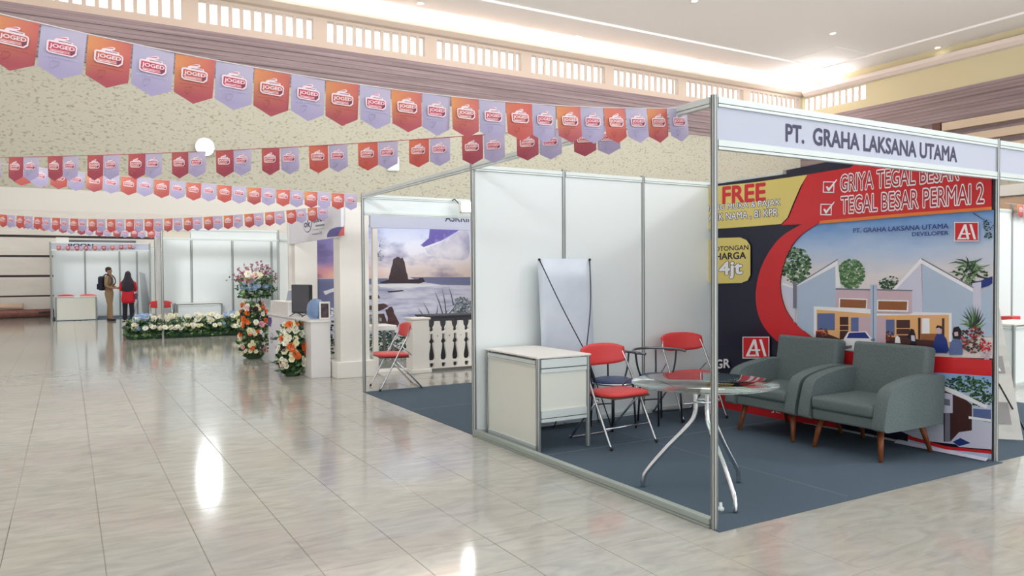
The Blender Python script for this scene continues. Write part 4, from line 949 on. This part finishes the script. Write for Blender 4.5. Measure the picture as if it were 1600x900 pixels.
def bush(label, loc, hh, r, kinds, n, low=.02, cat='flowers', seed=1, lean=(0, 0)):
    random.seed(seed); t = thing('flower_arrangement', label, cat, loc)
    pts = []
    for i in range(900):
        z = random.random()**.9*hh+low; rr = r*(.55+.55*math.sin(PI*min(1, (z/hh)*.85+.08)))*random.random()**.5; a = random.uniform(0, 2*PI); pts.append((rr*math.cos(a)+lean[0]*z, rr*math.sin(a)+lean[1]*z, max(z, .03)))
    foliage(t, pts, .085)
    MB().lathe([(r*.5, .0), (r*.55, .04), (r*.3, .10), (0, .11)], 14).build('base', M('moss_base', rgb(50, 74, 46), .9), t)
    for i in range(n):
        a = random.uniform(-2.9, .3); z = (random.random()**.8)*hh+.06; rr = r*(.62+.5*math.sin(PI*min(1, (z/hh)*.85+.08))); out = Vector((math.cos(a), math.sin(a), .3))
        k = random.choice(kinds); put_bloom(t, k, (rr*math.cos(a)+lean[0]*z, rr*math.sin(a)+lean[1]*z, z+.02), out, random.uniform(.6, 1.1))
    random.seed(seed+50); return t
W_ = ['white_bloom', 'cream_bloom']
b1 = gnd(468, 586)
bush('orange and cream flower arrangement at the near end of the reception counter', (b1.x-.10, b1.y+.0, 0), .72, .20, W_*3+['orange_bloom', 'orange_bloom', 'dark_bloom', 'white_bloom'], 90, seed=3)
b2 = gnd(402, 560)
bush('orange and white flower arrangement at the far end of the reception counter', (b2.x-.05, b2.y+.05, 0), .95, .25, W_*2+['orange_bloom', 'orange_bloom', 'dark_bloom', 'pink_bloom'], 85, seed=5)
bush('dark leafy shrub with pale blooms inside the mural booth', (1.05, 9.45, 0.0), 1.72, .17, W_, 14, seed=9)
# long low border in front of the back stand
random.seed(21)
L0 = gnd(203, 531); L1 = gnd(398, 521)
t = thing('flower_border', 'long low border of white and blue flowers in front of the back stand', 'flowers', ((L0.x+L1.x)/2, 16.72, 0))
hx = (L1.x-L0.x)/2
MB().prism([(-hx, -.22, 0), (-hx-.06, .2, 0), (hx, .26, 0), (hx, -.2, 0)], (0, 0, .12)).build('trough', LEAF[1], t, bevel=.04)
foliage(t, [(random.uniform(-hx-.05, hx), random.uniform(-.3, .3), random.uniform(.03, .42)) for i in range(3200)], .11)
for i in range(230):
    x = random.uniform(-hx+.05, hx); z = random.uniform(.22, .54); y = random.uniform(-.30, .1)-.1*(z < .3)
    q = (x+hx)/(2*hx); blue = (abs(q-.10) < .05) or (.66 < q < .82) ; k = 'blue_bloom' if blue and random.random() < .6 else random.choice(W_+['white_bloom'])
    put_bloom(t, k, (x, y, z), Vector((random.uniform(-.4, .4), -1, random.uniform(.3, 1.2))), random.uniform(.9, 1.5))
# flower stand
P = on(400, 440, 1, 17.4)
random.seed(31)
t = thing('flower_stand', 'tall metal flower stand with pink sprays and blue hydrangeas', 'flowers', (P.x, 17.4, 0))
for k in range(3):
    a = 2*PI*k/3+.4; MB().tube([(.26*math.cos(a), .26*math.sin(a), .0), (.10*math.cos(a), .10*math.sin(a), .95)], .012, 6).build('leg', CHROME, t)
MB().lathe([(.10, .93), (.18, .98), (.22, 1.08), (0, 1.08)], 16).build('bowl', WHITE, t)
foliage(t, [(random.gauss(0, .19), random.gauss(0, .16), random.uniform(.88, 1.42)) for i in range(900)], .12)
for i in range(26):
    a = random.uniform(-3.0, -.1); put_bloom(t, 'blue_bloom' if i < 11 else random.choice(['white_bloom', 'cream_bloom', 'pink_bloom']), (.36*math.cos(a)*random.uniform(.7, 1.1), .25*math.sin(a), random.uniform(1.14, 1.32) if i < 11 else random.uniform(1.28, 1.52)), (math.cos(a), math.sin(a)-.5, .4), random.uniform(1.3, 1.9))
for i in range(15):
    a = PI*(.06+.88*i/14); e_ = Vector((.60*math.cos(a)*random.uniform(.8, 1.1), random.uniform(-.15, .1), 1.22+.55*math.sin(a)*random.uniform(.8, 1.05)+.05)); b0 = Vector((0, 0, 1.15)); mb = MB(); mb.tube([b0, (b0+e_)/2+Vector((0, 0, .06)), e_], .005, 5, 0)
    for k in range(14):
        p = b0.lerp(e_, .5+.5*k/13)+Vector((random.gauss(0, .022), random.gauss(0, .02), random.gauss(0, .022)+.03)); mb.ball(p, random.uniform(.016, .028), 5, 4, 1+(k % 2))
    mb.build('flower_spray', [LEAF[1], M('spray_pink', rgb(196, 130, 146), .6), M('spray_rose', rgb(150, 84, 106), .6)], t)['kind'] = 'stuff'

# ------------------------------------------------------------------ back stands
POST2 = post_mesh(2.62, .03)
sb = thing('exhibition_stand', 'white open stand behind the long low flower border', 'exhibition stand')
xl, xr = on(255, 530, 1, 16.45).x, on(436, 520, 1, 16.45).x
posts(sb, [(xl, 16.45), (xr, 16.45)], POST2)
rail(sb, (xl, 16.45), (xr, 16.45), 2.56, 2.61, .05); rail(sb, (xl, 16.45), (xr, 16.45), 2.33, 2.38, .05); panel(sb, (xl+.62, 16.45), (xr, 16.45), 2.37, 2.57, PANEL, 'fascia_panel'); panel(sb, (xl+.02, 16.46), (xl+.62, 16.46), 2.37, 2.57, M('beige_fascia', rgb(216, 208, 192), .5), 'fascia_panel')
xs = [on(px, 400, 1, 18.45).x for px in (243, 299, 363, 424, 470)]
bp = [(x, 18.45) for x in xs]
posts(sb, bp, POST2)
for a, b_ in zip(bp[:-1], bp[1:]): panel(sb, a, b_, .03, 2.56); rail(sb, a, b_, 2.55, 2.61); rail(sb, a, b_, .01, .06)
sw = [(xl, 16.5), (xl, 17.45), (xs[0], 18.4)]
for a, b_ in zip(sw[:-1], sw[1:]): panel(sb, a, b_, .03, 2.56); rail(sb, a, b_, 2.55, 2.61)
for a, b_ in (((xr+.03, 16.5), (xs[4], 17.6)), ((xs[4], 17.6), (xs[4], 18.45))): panel(sb, a, b_, .03, 2.56); rail(sb, a, b_, 2.33, 2.40)
tag(MB().box(L1.x-.1, L1.x+.55, 13.2, 15.0, .0003, .004).box(L1.x, L1.x+.01, 13.3, 13.4, .0003, .004).build('carpet', CARPET), 'grey carpet corner beside the far flower arrangement', 'carpet')
P = on(277, 473, 1, 17.9); Q = on(346, 473, 1, 17.9)
counter('display_counter', 'pale counter standing behind the flower border', (P.x, 17.9, .003), 0, Q.x-P.x, .5, .76, front=PANEL)
dup(fc, (on(252, 480, 1, 17.7).x, 17.75, .0), .0, 'red folding chair at the far left inside the flower bordered stand', 'red folding chairs')

# back left stand with its two visitors
s5 = thing('exhibition_stand', 'far back left stand with a dark lettered fascia behind two visitors', 'exhibition stand')
xl, xr = -3.68, -.72
posts(s5, [(xl, 26.1), (xr, 26.1)], POST2)
rail(s5, (xl, 26.1), (xr, 26.1), 2.57, 2.62, .06); rail(s5, (xl, 26.1), (xr, 26.1), 2.33, 2.38, .06); fp = panel(s5, (xl, 26.1), (xr, 26.1), 2.37, 2.58, FAS, 'fascia_panel', .01)
P = on(107, 385, 1, 26.08); Q = on(190, 386, 1, 26.08)
MB().text('S', (on(206, 386, 1, 26.09).x, 26.09, 2.405), (.10, 0, 0), (0, 0, .15), off=.03).build('fascia_lettering', INK, fp)
MB().text('BOON', (P.x, 26.09, 2.41), (.72, 0, 0), (0, 0, .17), off=.03).build('fascia_lettering', INK, fp)
xs5 = [-3.66]+[on(px, 420, 1, 28.6).x for px in (133, 187, 214)]+[-.3]
bp = [(x, 28.6) for x in xs5]; posts(s5, bp[1:4], POST2)
for a, b_ in zip(bp[:-1], bp[1:]): panel(s5, a, b_, .03, 2.56); rail(s5, a, b_, 2.54, 2.60); rail(s5, a, b_, .01, .07)
panel(s5, (xl, 26.15), (xl, 28.6), .03, 2.56); panel(s5, (xr, 26.15), (xr+.25, 28.6), .03, 2.56)
tag(MB().box(xl+.03, xr, 26.0, 28.55, .0003, .004).box(xl+.2, xl+.3, 25.99, 26.0, .0003, .004).build('carpet', CARPET), 'grey carpet of the far back left stand', 'carpet')
c5 = gnd(88, 502)
counter('display_counter', 'cream counter at the front of the far back left stand', (c5.x, c5.y+.06, .003), 0, 1.16, .5, .80)
dup(fc, (c5.x+.28, c5.y+.85, .005), 0, 'leftmost red folding chair behind the cream far counter', 'red folding chairs')
dup(fc, (c5.x+.95, c5.y+.85, .005), 0, 'red folding chair behind the right half of the cream far counter', 'red folding chairs')
t = thing('roller_case', 'dark long roller housing with a white box above the far left stand', 'housing', (-2.2, 28.2, 2.62))
MB().tube([(-.95, 0, .10), (1.2, 0, .10)], .07, 10).build('tube', M('grey_roller', rgb(96, 100, 108), .5), t); MB().box(-1.35, -.95, -.1, .1, .0, .24).build('end_box', WHITE, t, bevel=.01)
# grey easel sheet leaning beside the woman
t = thing('leaning_board', 'narrow grey leaning board beside the woman in red', 'board', (on(226, 470, 1, 27).x, 27.0, .004), .9)
MB().prism([(-.28, -.10, 0), (.28, -.10, 0), (.22, .12, 1.55), (-.10, .12, 1.62)], (0, .015, 0)).build('board_sheet', M('board_grey', rgb(200, 204, 208), .5), t); MB().tube([(0, .12, 1.2), (0, .45, .0)], .012, 6).build('prop', RAIL, t)
# rolled carpets and a branch lying by the wall
jx = gnd(20, 495)
t = thing('carpet_roll', 'brown rolled carpet lying along the far left wall', 'carpet roll', (jx.x, 28.9, 0))
MB().tube([(-2.2, 0, .16), (1.4, .0, .16)], .155, 14, 0).tube([(-2.22, 0, .16), (1.42, .0, .16)], .07, 10, 1).build('roll', [M('roll_brown', rgb(134, 92, 84), .9, noise=(8, rgb(110, 72, 66), 3, .3, .7)), DARK], t)
t = thing('carpet_roll', 'beige cloth bundle on top of the brown rolled carpet', 'carpet roll', (jx.x-.1, 28.9, .318))
MB().tube(smooth_pts([(-1.2, 0, .11), (-.3, .02, .12), (.5, 0, .10)], 5), .11, 12).build('bundle', M('roll_beige', rgb(196, 172, 152), .9, bump=(9, .6)), t)
t = thing('branch', 'dark forked branch lying against the far left wall', 'branch', (jx.x+1.45, 28.7, 0))
MB().tube(smooth_pts([(-.6, 0, .20), (0, 0, .24), (.45, 0, .20), (.75, .05, .05)], 4), .035, 7).build('stem', DARK, t); MB().tube([(.3, 0, .22), (.55, 0, .52)], [.04, .02], 7).build('fork', DARK, t)

# ------------------------------------------------------------------ two visitors
def skin(name, V, E, root, mat, parent, sub=2):
    me = bpy.data.meshes.new(name); ids = {k: i for i, k in enumerate(V)}
    me.from_pydata([V[k][0] for k in V], [(ids[a], ids[b_]) for a, b_ in E], [])
    o = bpy.data.objects.new(name, me); C.objects.link(o); o.parent = parent
    o.modifiers.new('skin', 'SKIN').use_smooth_shade = True
    for k, sv in zip(V, me.skin_vertices[0].data):
        r_ = V[k][1]; sv.radius = r_ if isinstance(r_, tuple) else (r_, r_); sv.use_root = (k == root)
    sb_ = o.modifiers.new('subdivision', 'SUBSURF'); sb_.levels = sub; sb_.render_levels = sub
    me.materials.append(mat); return o
def loft(name, secs, k, mat, parent, n=20):
    mb = MB()
    for cx, cy, z, rx, ry in secs:
        for j in range(n): a = 2*PI*j/n; mb.v.append(((cx+rx*math.cos(a))*k, (cy+ry*math.sin(a))*k, z*k))
    for i in range(len(secs)-1):
        for j in range(n): l = (j+1) % n; mb.f.append((i*n+j, i*n+l, (i+1)*n+l, (i+1)*n+j)); mb.mi.append(0); mb.sm.append(True)
    mb.f.append(tuple(range(n-1, -1, -1))); mb.f.append(tuple(range((len(secs)-1)*n, len(secs)*n))); mb.mi += [0, 0]; mb.sm += [False, True]
    return mb.build(name, mat, parent, sub=1)
def person(label, loc, rz, hgt, cols, female=False):
    t = thing('person', label, 'person', loc, rz, 'visitors at the back left stand'); k = hgt/1.75
    sk, sh, tr, hr, shoe = cols
    v = lambda x, y, z: (x*k, y*k, z*k)
    fold = .16 if female else .10
    V = {'pel': (v(0, 0, .95), .11*k), 'wst': (v(0, 0, 1.10), .11*k), 'chs': (v(0, .0, 1.30), (.135*k, .10*k)), 'nck': (v(0, 0, 1.49), .055*k), 'jaw': (v(0, -.025, 1.575), (.062*k, .068*k)), 'hd': (v(0, -.005, 1.65), (.076*k, .092*k)), 'crn': (v(0, .005, 1.73), (.055*k, .066*k))}
    E = [('pel', 'wst'), ('wst', 'chs'), ('chs', 'nck'), ('nck', 'jaw'), ('jaw', 'hd'), ('hd', 'crn')]
    for s, n in ((-1, 'l'), (1, 'r')):
        st_ = -.10 if s < 0 else .06
        if female: st_ = 0
        V.update({n+'sh': (v(s*.175, 0, 1.42), .055*k), n+'el': (v(s*.235, .0, 1.16), .043*k), n+'wr': (v(s*.16, -.17-fold*.3, 1.07), .028*k), n+'pa': (v(s*.115, -.235-fold*.3, 1.075), (.036*k, .018*k)),
                  n+'hp': (v(s*.095, 0, .89), .095*k), n+'kn': (v(s*.105, st_*.6-.01, .50), .06*k), n+'an': (v(s*.11, st_+.015, .085), .042*k), n+'ft': (v(s*.125, st_-.13, .035), .036*k)})
        E += [('chs', n+'sh'), (n+'sh', n+'el'), (n+'el', n+'wr'), (n+'wr', n+'pa'), ('pel', n+'hp'), (n+'hp', n+'kn'), (n+'kn', n+'an'), (n+'an', n+'ft')]
        for f, (dx, ln) in enumerate(((-.028, .062), (-.010, .074), (.009, .070), (.026, .055))):
            a = v(s*.085+dx*.3, -.27-fold*.3, 1.075+dx); b_ = v(s*.050+dx*.2, -.27-ln*.45-fold*.3, 1.068+dx)
            V[n+'f%d' % f] = (a, .0095*k); V[n+'g%d' % f] = (b_, .008*k); E += [(n+'pa', n+'f%d' % f), (n+'f%d' % f, n+'g%d' % f)]
        V[n+'th'] = (v(s*.10, -.255-fold*.3, 1.12), .010*k); E.append((n+'wr', n+'th'))
    body = skin('body', V, E, 'pel', sk, t)
    # face
    MB().prism([v(-.012, -.088, 1.615), v(.012, -.088, 1.615), v(.004, -.088, 1.66), v(-.004, -.088, 1.66)], v(0, -.016, 0)).build('nose', sk, t, bevel=.003)
    for s in (-1, 1):
        MB().ball(v(s*.03, -.088, 1.662), (.011*k, .008*k, .007*k), 8, 5).build('eye', BLACK, t)
    MB().box(*[q*k for q in (-.022, .022, -.094, -.084, 1.588, 1.596)]).build('mouth', M('lip', rgb(140, 84, 80), .5), t, bevel=.002)
    # trousers
    TV = {'pel': (v(0, 0, .97), (.15*k, .125*k)), 'top': (v(0, 0, 1.04), (.145*k, .12*k))}; TE = [('pel', 'top')]
    for s, n in ((-1, 'l'), (1, 'r')):
        st_ = 0 if female else (-.10 if s < 0 else .06)
        TV.update({n+'hp': (v(s*.095, 0, .86), .105*k), n+'kn': (v(s*.107, st_*.6-.01, .50), .083*k), n+'an': (v(s*.112, st_+.012, .075), (.078*k if female else .066*k))}); TE += [('pel', n+'hp'), (n+'hp', n+'kn'), (n+'kn', n+'an')]
    skin('trousers', TV, TE, 'pel', tr, t)
    # shirt with sleeves
    hem = .70 if female else .93
    SV = {'hem': (v(0, 0, hem), (.20*k if female else .155*k, .16*k if female else .13*k)), 'wst': (v(0, 0, 1.10), (.145*k, .115*k)), 'chs': (v(0, .0, 1.30), (.165*k, .125*k)), 'shd': (v(0, 0, 1.43), (.12*k, .085*k)), 'col': (v(0, 0, 1.50), .066*k)}
    SE = [('hem', 'wst'), ('wst', 'chs'), ('chs', 'shd'), ('shd', 'col')]
    for s, n in ((-1, 'l'), (1, 'r')):
        SV.update({n+'sh': (v(s*.18, 0, 1.41), .07*k), n+'el': (v(s*.24, .0, 1.15), .06*k), n+'wr': (v(s*.178, -.13-fold*.3, 1.075), .045*k)}); SE += [('shd', n+'sh'), (n+'sh', n+'el'), (n+'el', n+'wr')]
    if female:
        loft('tunic', [(0, 0, .64, .225, .165), (0, 0, .80, .225, .17), (0, 0, .96, .205, .155), (0, 0, 1.14, .17, .13), (0, 0, 1.32, .18, .13), (0, 0, 1.42, .15, .10), (0, 0, 1.50, .07, .07)], k, sh, t)
        for s, n in ((-1, 'l'), (1, 'r')):
            skin('sleeve', {q: SV[n+q] for q in ('sh', 'el', 'wr')}, [('sh', 'el'), ('el', 'wr')], 'sh', sh, t)
    else: skin('shirt', SV, SE, 'wst', sh, t)
    for s in (-1, 1):
        st_ = 0 if female else (-.10 if s < 0 else .06)
        MB().prism([v(s*.11-.04, st_+.06, .0), v(s*.11+.04, st_+.06, 0), v(s*.125+.042, st_-.15, 0), v(s*.125-.042, st_-.15, 0)], v(0, 0, .075)).build('shoe', shoe, t, bevel=.02*k, seg=3)
    if female:
        loft('headscarf', [(0, .005, 1.775, .012, .012), (0, .005, 1.755, .06, .07), (0, .01, 1.69, .095, .112), (0, .015, 1.60, .104, .115), (0, .02, 1.52, .118, .12), (0, .02, 1.44, .175, .145), (0, .025, 1.35, .208, .155), (0, .03, 1.24, .20, .155), (0, .035, 1.12, .175, .15), (0, .04, 1.04, .14, .13)][::-1], k, hr, t)
        MB().box(*[q*k for q in (-.30, -.20, -.02, .10, .80, 1.0)]).build('shoulder_bag', M('plum_bag', rgb(92, 62, 92), .6), t, bevel=.03); MB().tube(smooth_pts([v(-.25, .04, 1.0), v(-.20, .13, 1.3), v(.12, .10, 1.44)], 5), .008, 6).build('bag_strap', BLACK, t)
    else:
        MB().ball(v(0, .014, 1.705), (.080*k, .097*k, .072*k), 16, 10).ball(v(0, .045, 1.655), (.072*k, .062*k, .06*k), 14, 8).build('hair', hr, t)
        for s in (-1, 1): MB().ball(v(s*.082, .0, 1.64), (.012*k, .022*k, .032*k), 8, 6).build('ear', sk, t)
        bk = MB().box(*[q*k for q in (-.16, .16, .13, .30, 1.0, 1.47)]).build('backpack', M('navy_backpack', rgb(30, 32, 50), .7), t, bevel=.07*k, seg=4)
        MB().box(*[q*k for q in (-.12, .12, .29, .345, 1.03, 1.22)]).build('backpack_pocket', M('navy_backpack', None), bk, bevel=.03, seg=3)
        for s in (-1, 1): MB().tube(smooth_pts([v(s*.11, .15, 1.44), v(s*.12, .02, 1.53), v(s*.12, -.135, 1.40), v(s*.14, -.12, 1.2), v(s*.15, .13, 1.08)], 5), .020*k, 6).build('backpack_strap', M('dark_strap', rgb(58, 56, 52), .8), bk)
    return t
SKIN = M('skin_brown', rgb(150, 104, 82), .55); KH = M('khaki_cloth', rgb(140, 118, 88), .85, bump=(120, .3)); 
a_ = gnd(171, 501); b_ = gnd(201, 504)
dirz = lambda dx, dy: math.atan2(dx, -dy)
person('person in khaki uniform with a navy backpack talking at the back left stand', (a_.x, a_.y-.1, .0), 1.15, 1.76, (SKIN, KH, KH, M('hair_black', rgb(26, 24, 26), .6), BLACK))
person('person in red tunic and long black headscarf seen from behind', (b_.x, b_.y, .0), PI-.25, 1.62, (SKIN, M('red_tunic', rgb(188, 30, 44), .8, bump=(90, .2)), M('black_trousers', rgb(26, 28, 40), .8), M('headscarf_black', rgb(48, 44, 54), .85), WHITE), True)

# ------------------------------------------------------------------ slice past the right corner post
B0 = gnd(1599, 694); 
t = thing('x_banner', 'faded printed X banner leaning just past the right corner post', 'banner stand', (B0.x, B0.y, .004))
T0 = on(1549, 415, 1, B0.y+.45)-B0; sd = Vector((-.36, .42, 0)); q = Vector((0, 0, .03))
sh = MB().prism([q, sd+q, sd+T0, T0], Vector((.0015, .0015, 0))).build('sheet', M('faded_sheet', rgb(206, 204, 198), .55, noise=(2.2, rgb(172, 168, 164), 4, .45, .7, (1, 1, 2.2))), t)
up_ = (T0-q); nrm = (-sd).cross(up_).normalized()*.004
if nrm.dot(CAM-B0) < 0: nrm = -nrm
FT = M('faded_print', rgb(150, 146, 146), .55); FY = M('faded_gold', rgb(186, 172, 128), .55)
def sheet_box(u0, u1, w0, w1, mt, k=1): MB().poly([q+sd*u0+up_*w0+nrm*k, q+sd*u1+up_*w0+nrm*k, q+sd*u1+up_*w1+nrm*k, q+sd*u0+up_*w1+nrm*k]).build('print', mt, sh)
sheet_box(.08, .95, .36, .46, FT); MB().text('BA', q+sd*.50+up_*.375+nrm*1.5, -sd*.36, up_*.07, off=.02).build('print', WHITE, sh)
sheet_box(.12, .9, .08, .20, FT); MB().text('G', q+sd*.40+up_*.27+nrm*1.5, -sd*.2, up_*.06, off=.02).build('print', FY, sh)
sheet_box(.10, .9, .53, .60, M('faded_green', rgb(164, 176, 164), .55))
R0_ = on(1562, 603, 1, B0.y+.10)-B0; R1_ = gnd(1606, 684)-B0
MB().tube([R0_+Vector((-.1, .12, .25)), R0_, R1_+Vector((0, 0, .01))], .007, 7).build('rod', BLACK, t)
P = on(1590, 590, 1, 1.9)
counter('display_counter', 'white counter glimpsed past the right corner post', (P.x-.1, 1.9, .0), 0, 1.0, .5, .80, front=PANEL)
P = on(1573, 505, 1, 2.9)
t = thing('wall_shelf', 'small white wall shelf past the right corner post', 'shelf', (P.x, 2.97, P.z)); MB().box(-.16, .16, -.24, 0, -.03, 0).build('shelf_board', WHITE, t, bevel=.004); MB().prism([(-.01, 0, -.03), (-.01, -.18, -.03), (-.01, 0, -.18)], (.02, 0, 0)).build('bracket', RAIL, t)
tag(MB().box(P.x-.13, P.x+.11, 2.76, 2.92, P.z+.001, P.z+.11).build('box', RED, bevel=.006), 'red box lying on the small white wall shelf', 'box')

# unseen tube lamps added to brighten the stands further back
def fill_tube(label, loc, L, power, face):
    t = thing('fill_tube', label, 'lamp', loc, 0, 'added fill tubes behind the stand fascias')
    MB().box(-L/2, L/2, -.03, .03, .0, .04).build('fitting', WHITE, t)
    MB().tube([(-L/2+.03, 0, -.018), (L/2-.03, 0, -.018)], .016, 8).build('tube', M('fill_tube_glow', (1, 1, 1, 1), .4, emit=6), t)
    l = bpy.data.lights.new('fill_tube_light', 'AREA'); l.energy = power; l.shape = 'RECTANGLE'; l.size = L; l.size_y = .05; l.color = (.95, .98, 1)
    o = bpy.data.objects.new('fill_tube_light', l); C.objects.link(o); o.parent = t; o.location = (0, 0, -.045); o.rotation_euler = (face, 0, 0)
fill_tube('added fill tube behind the fascia of the flower bordered stand', (.1, 16.55, 2.50), 1.2, 4, .7)
fill_tube('added fill tube behind the fascia of the far back left stand', (-2.1, 26.25, 2.50), 1.2, 8, .7)
fill_tube('added fill tube behind the fascia of the mural booth', (2.0, 7.60, 2.40), 1.2, 9, .7)
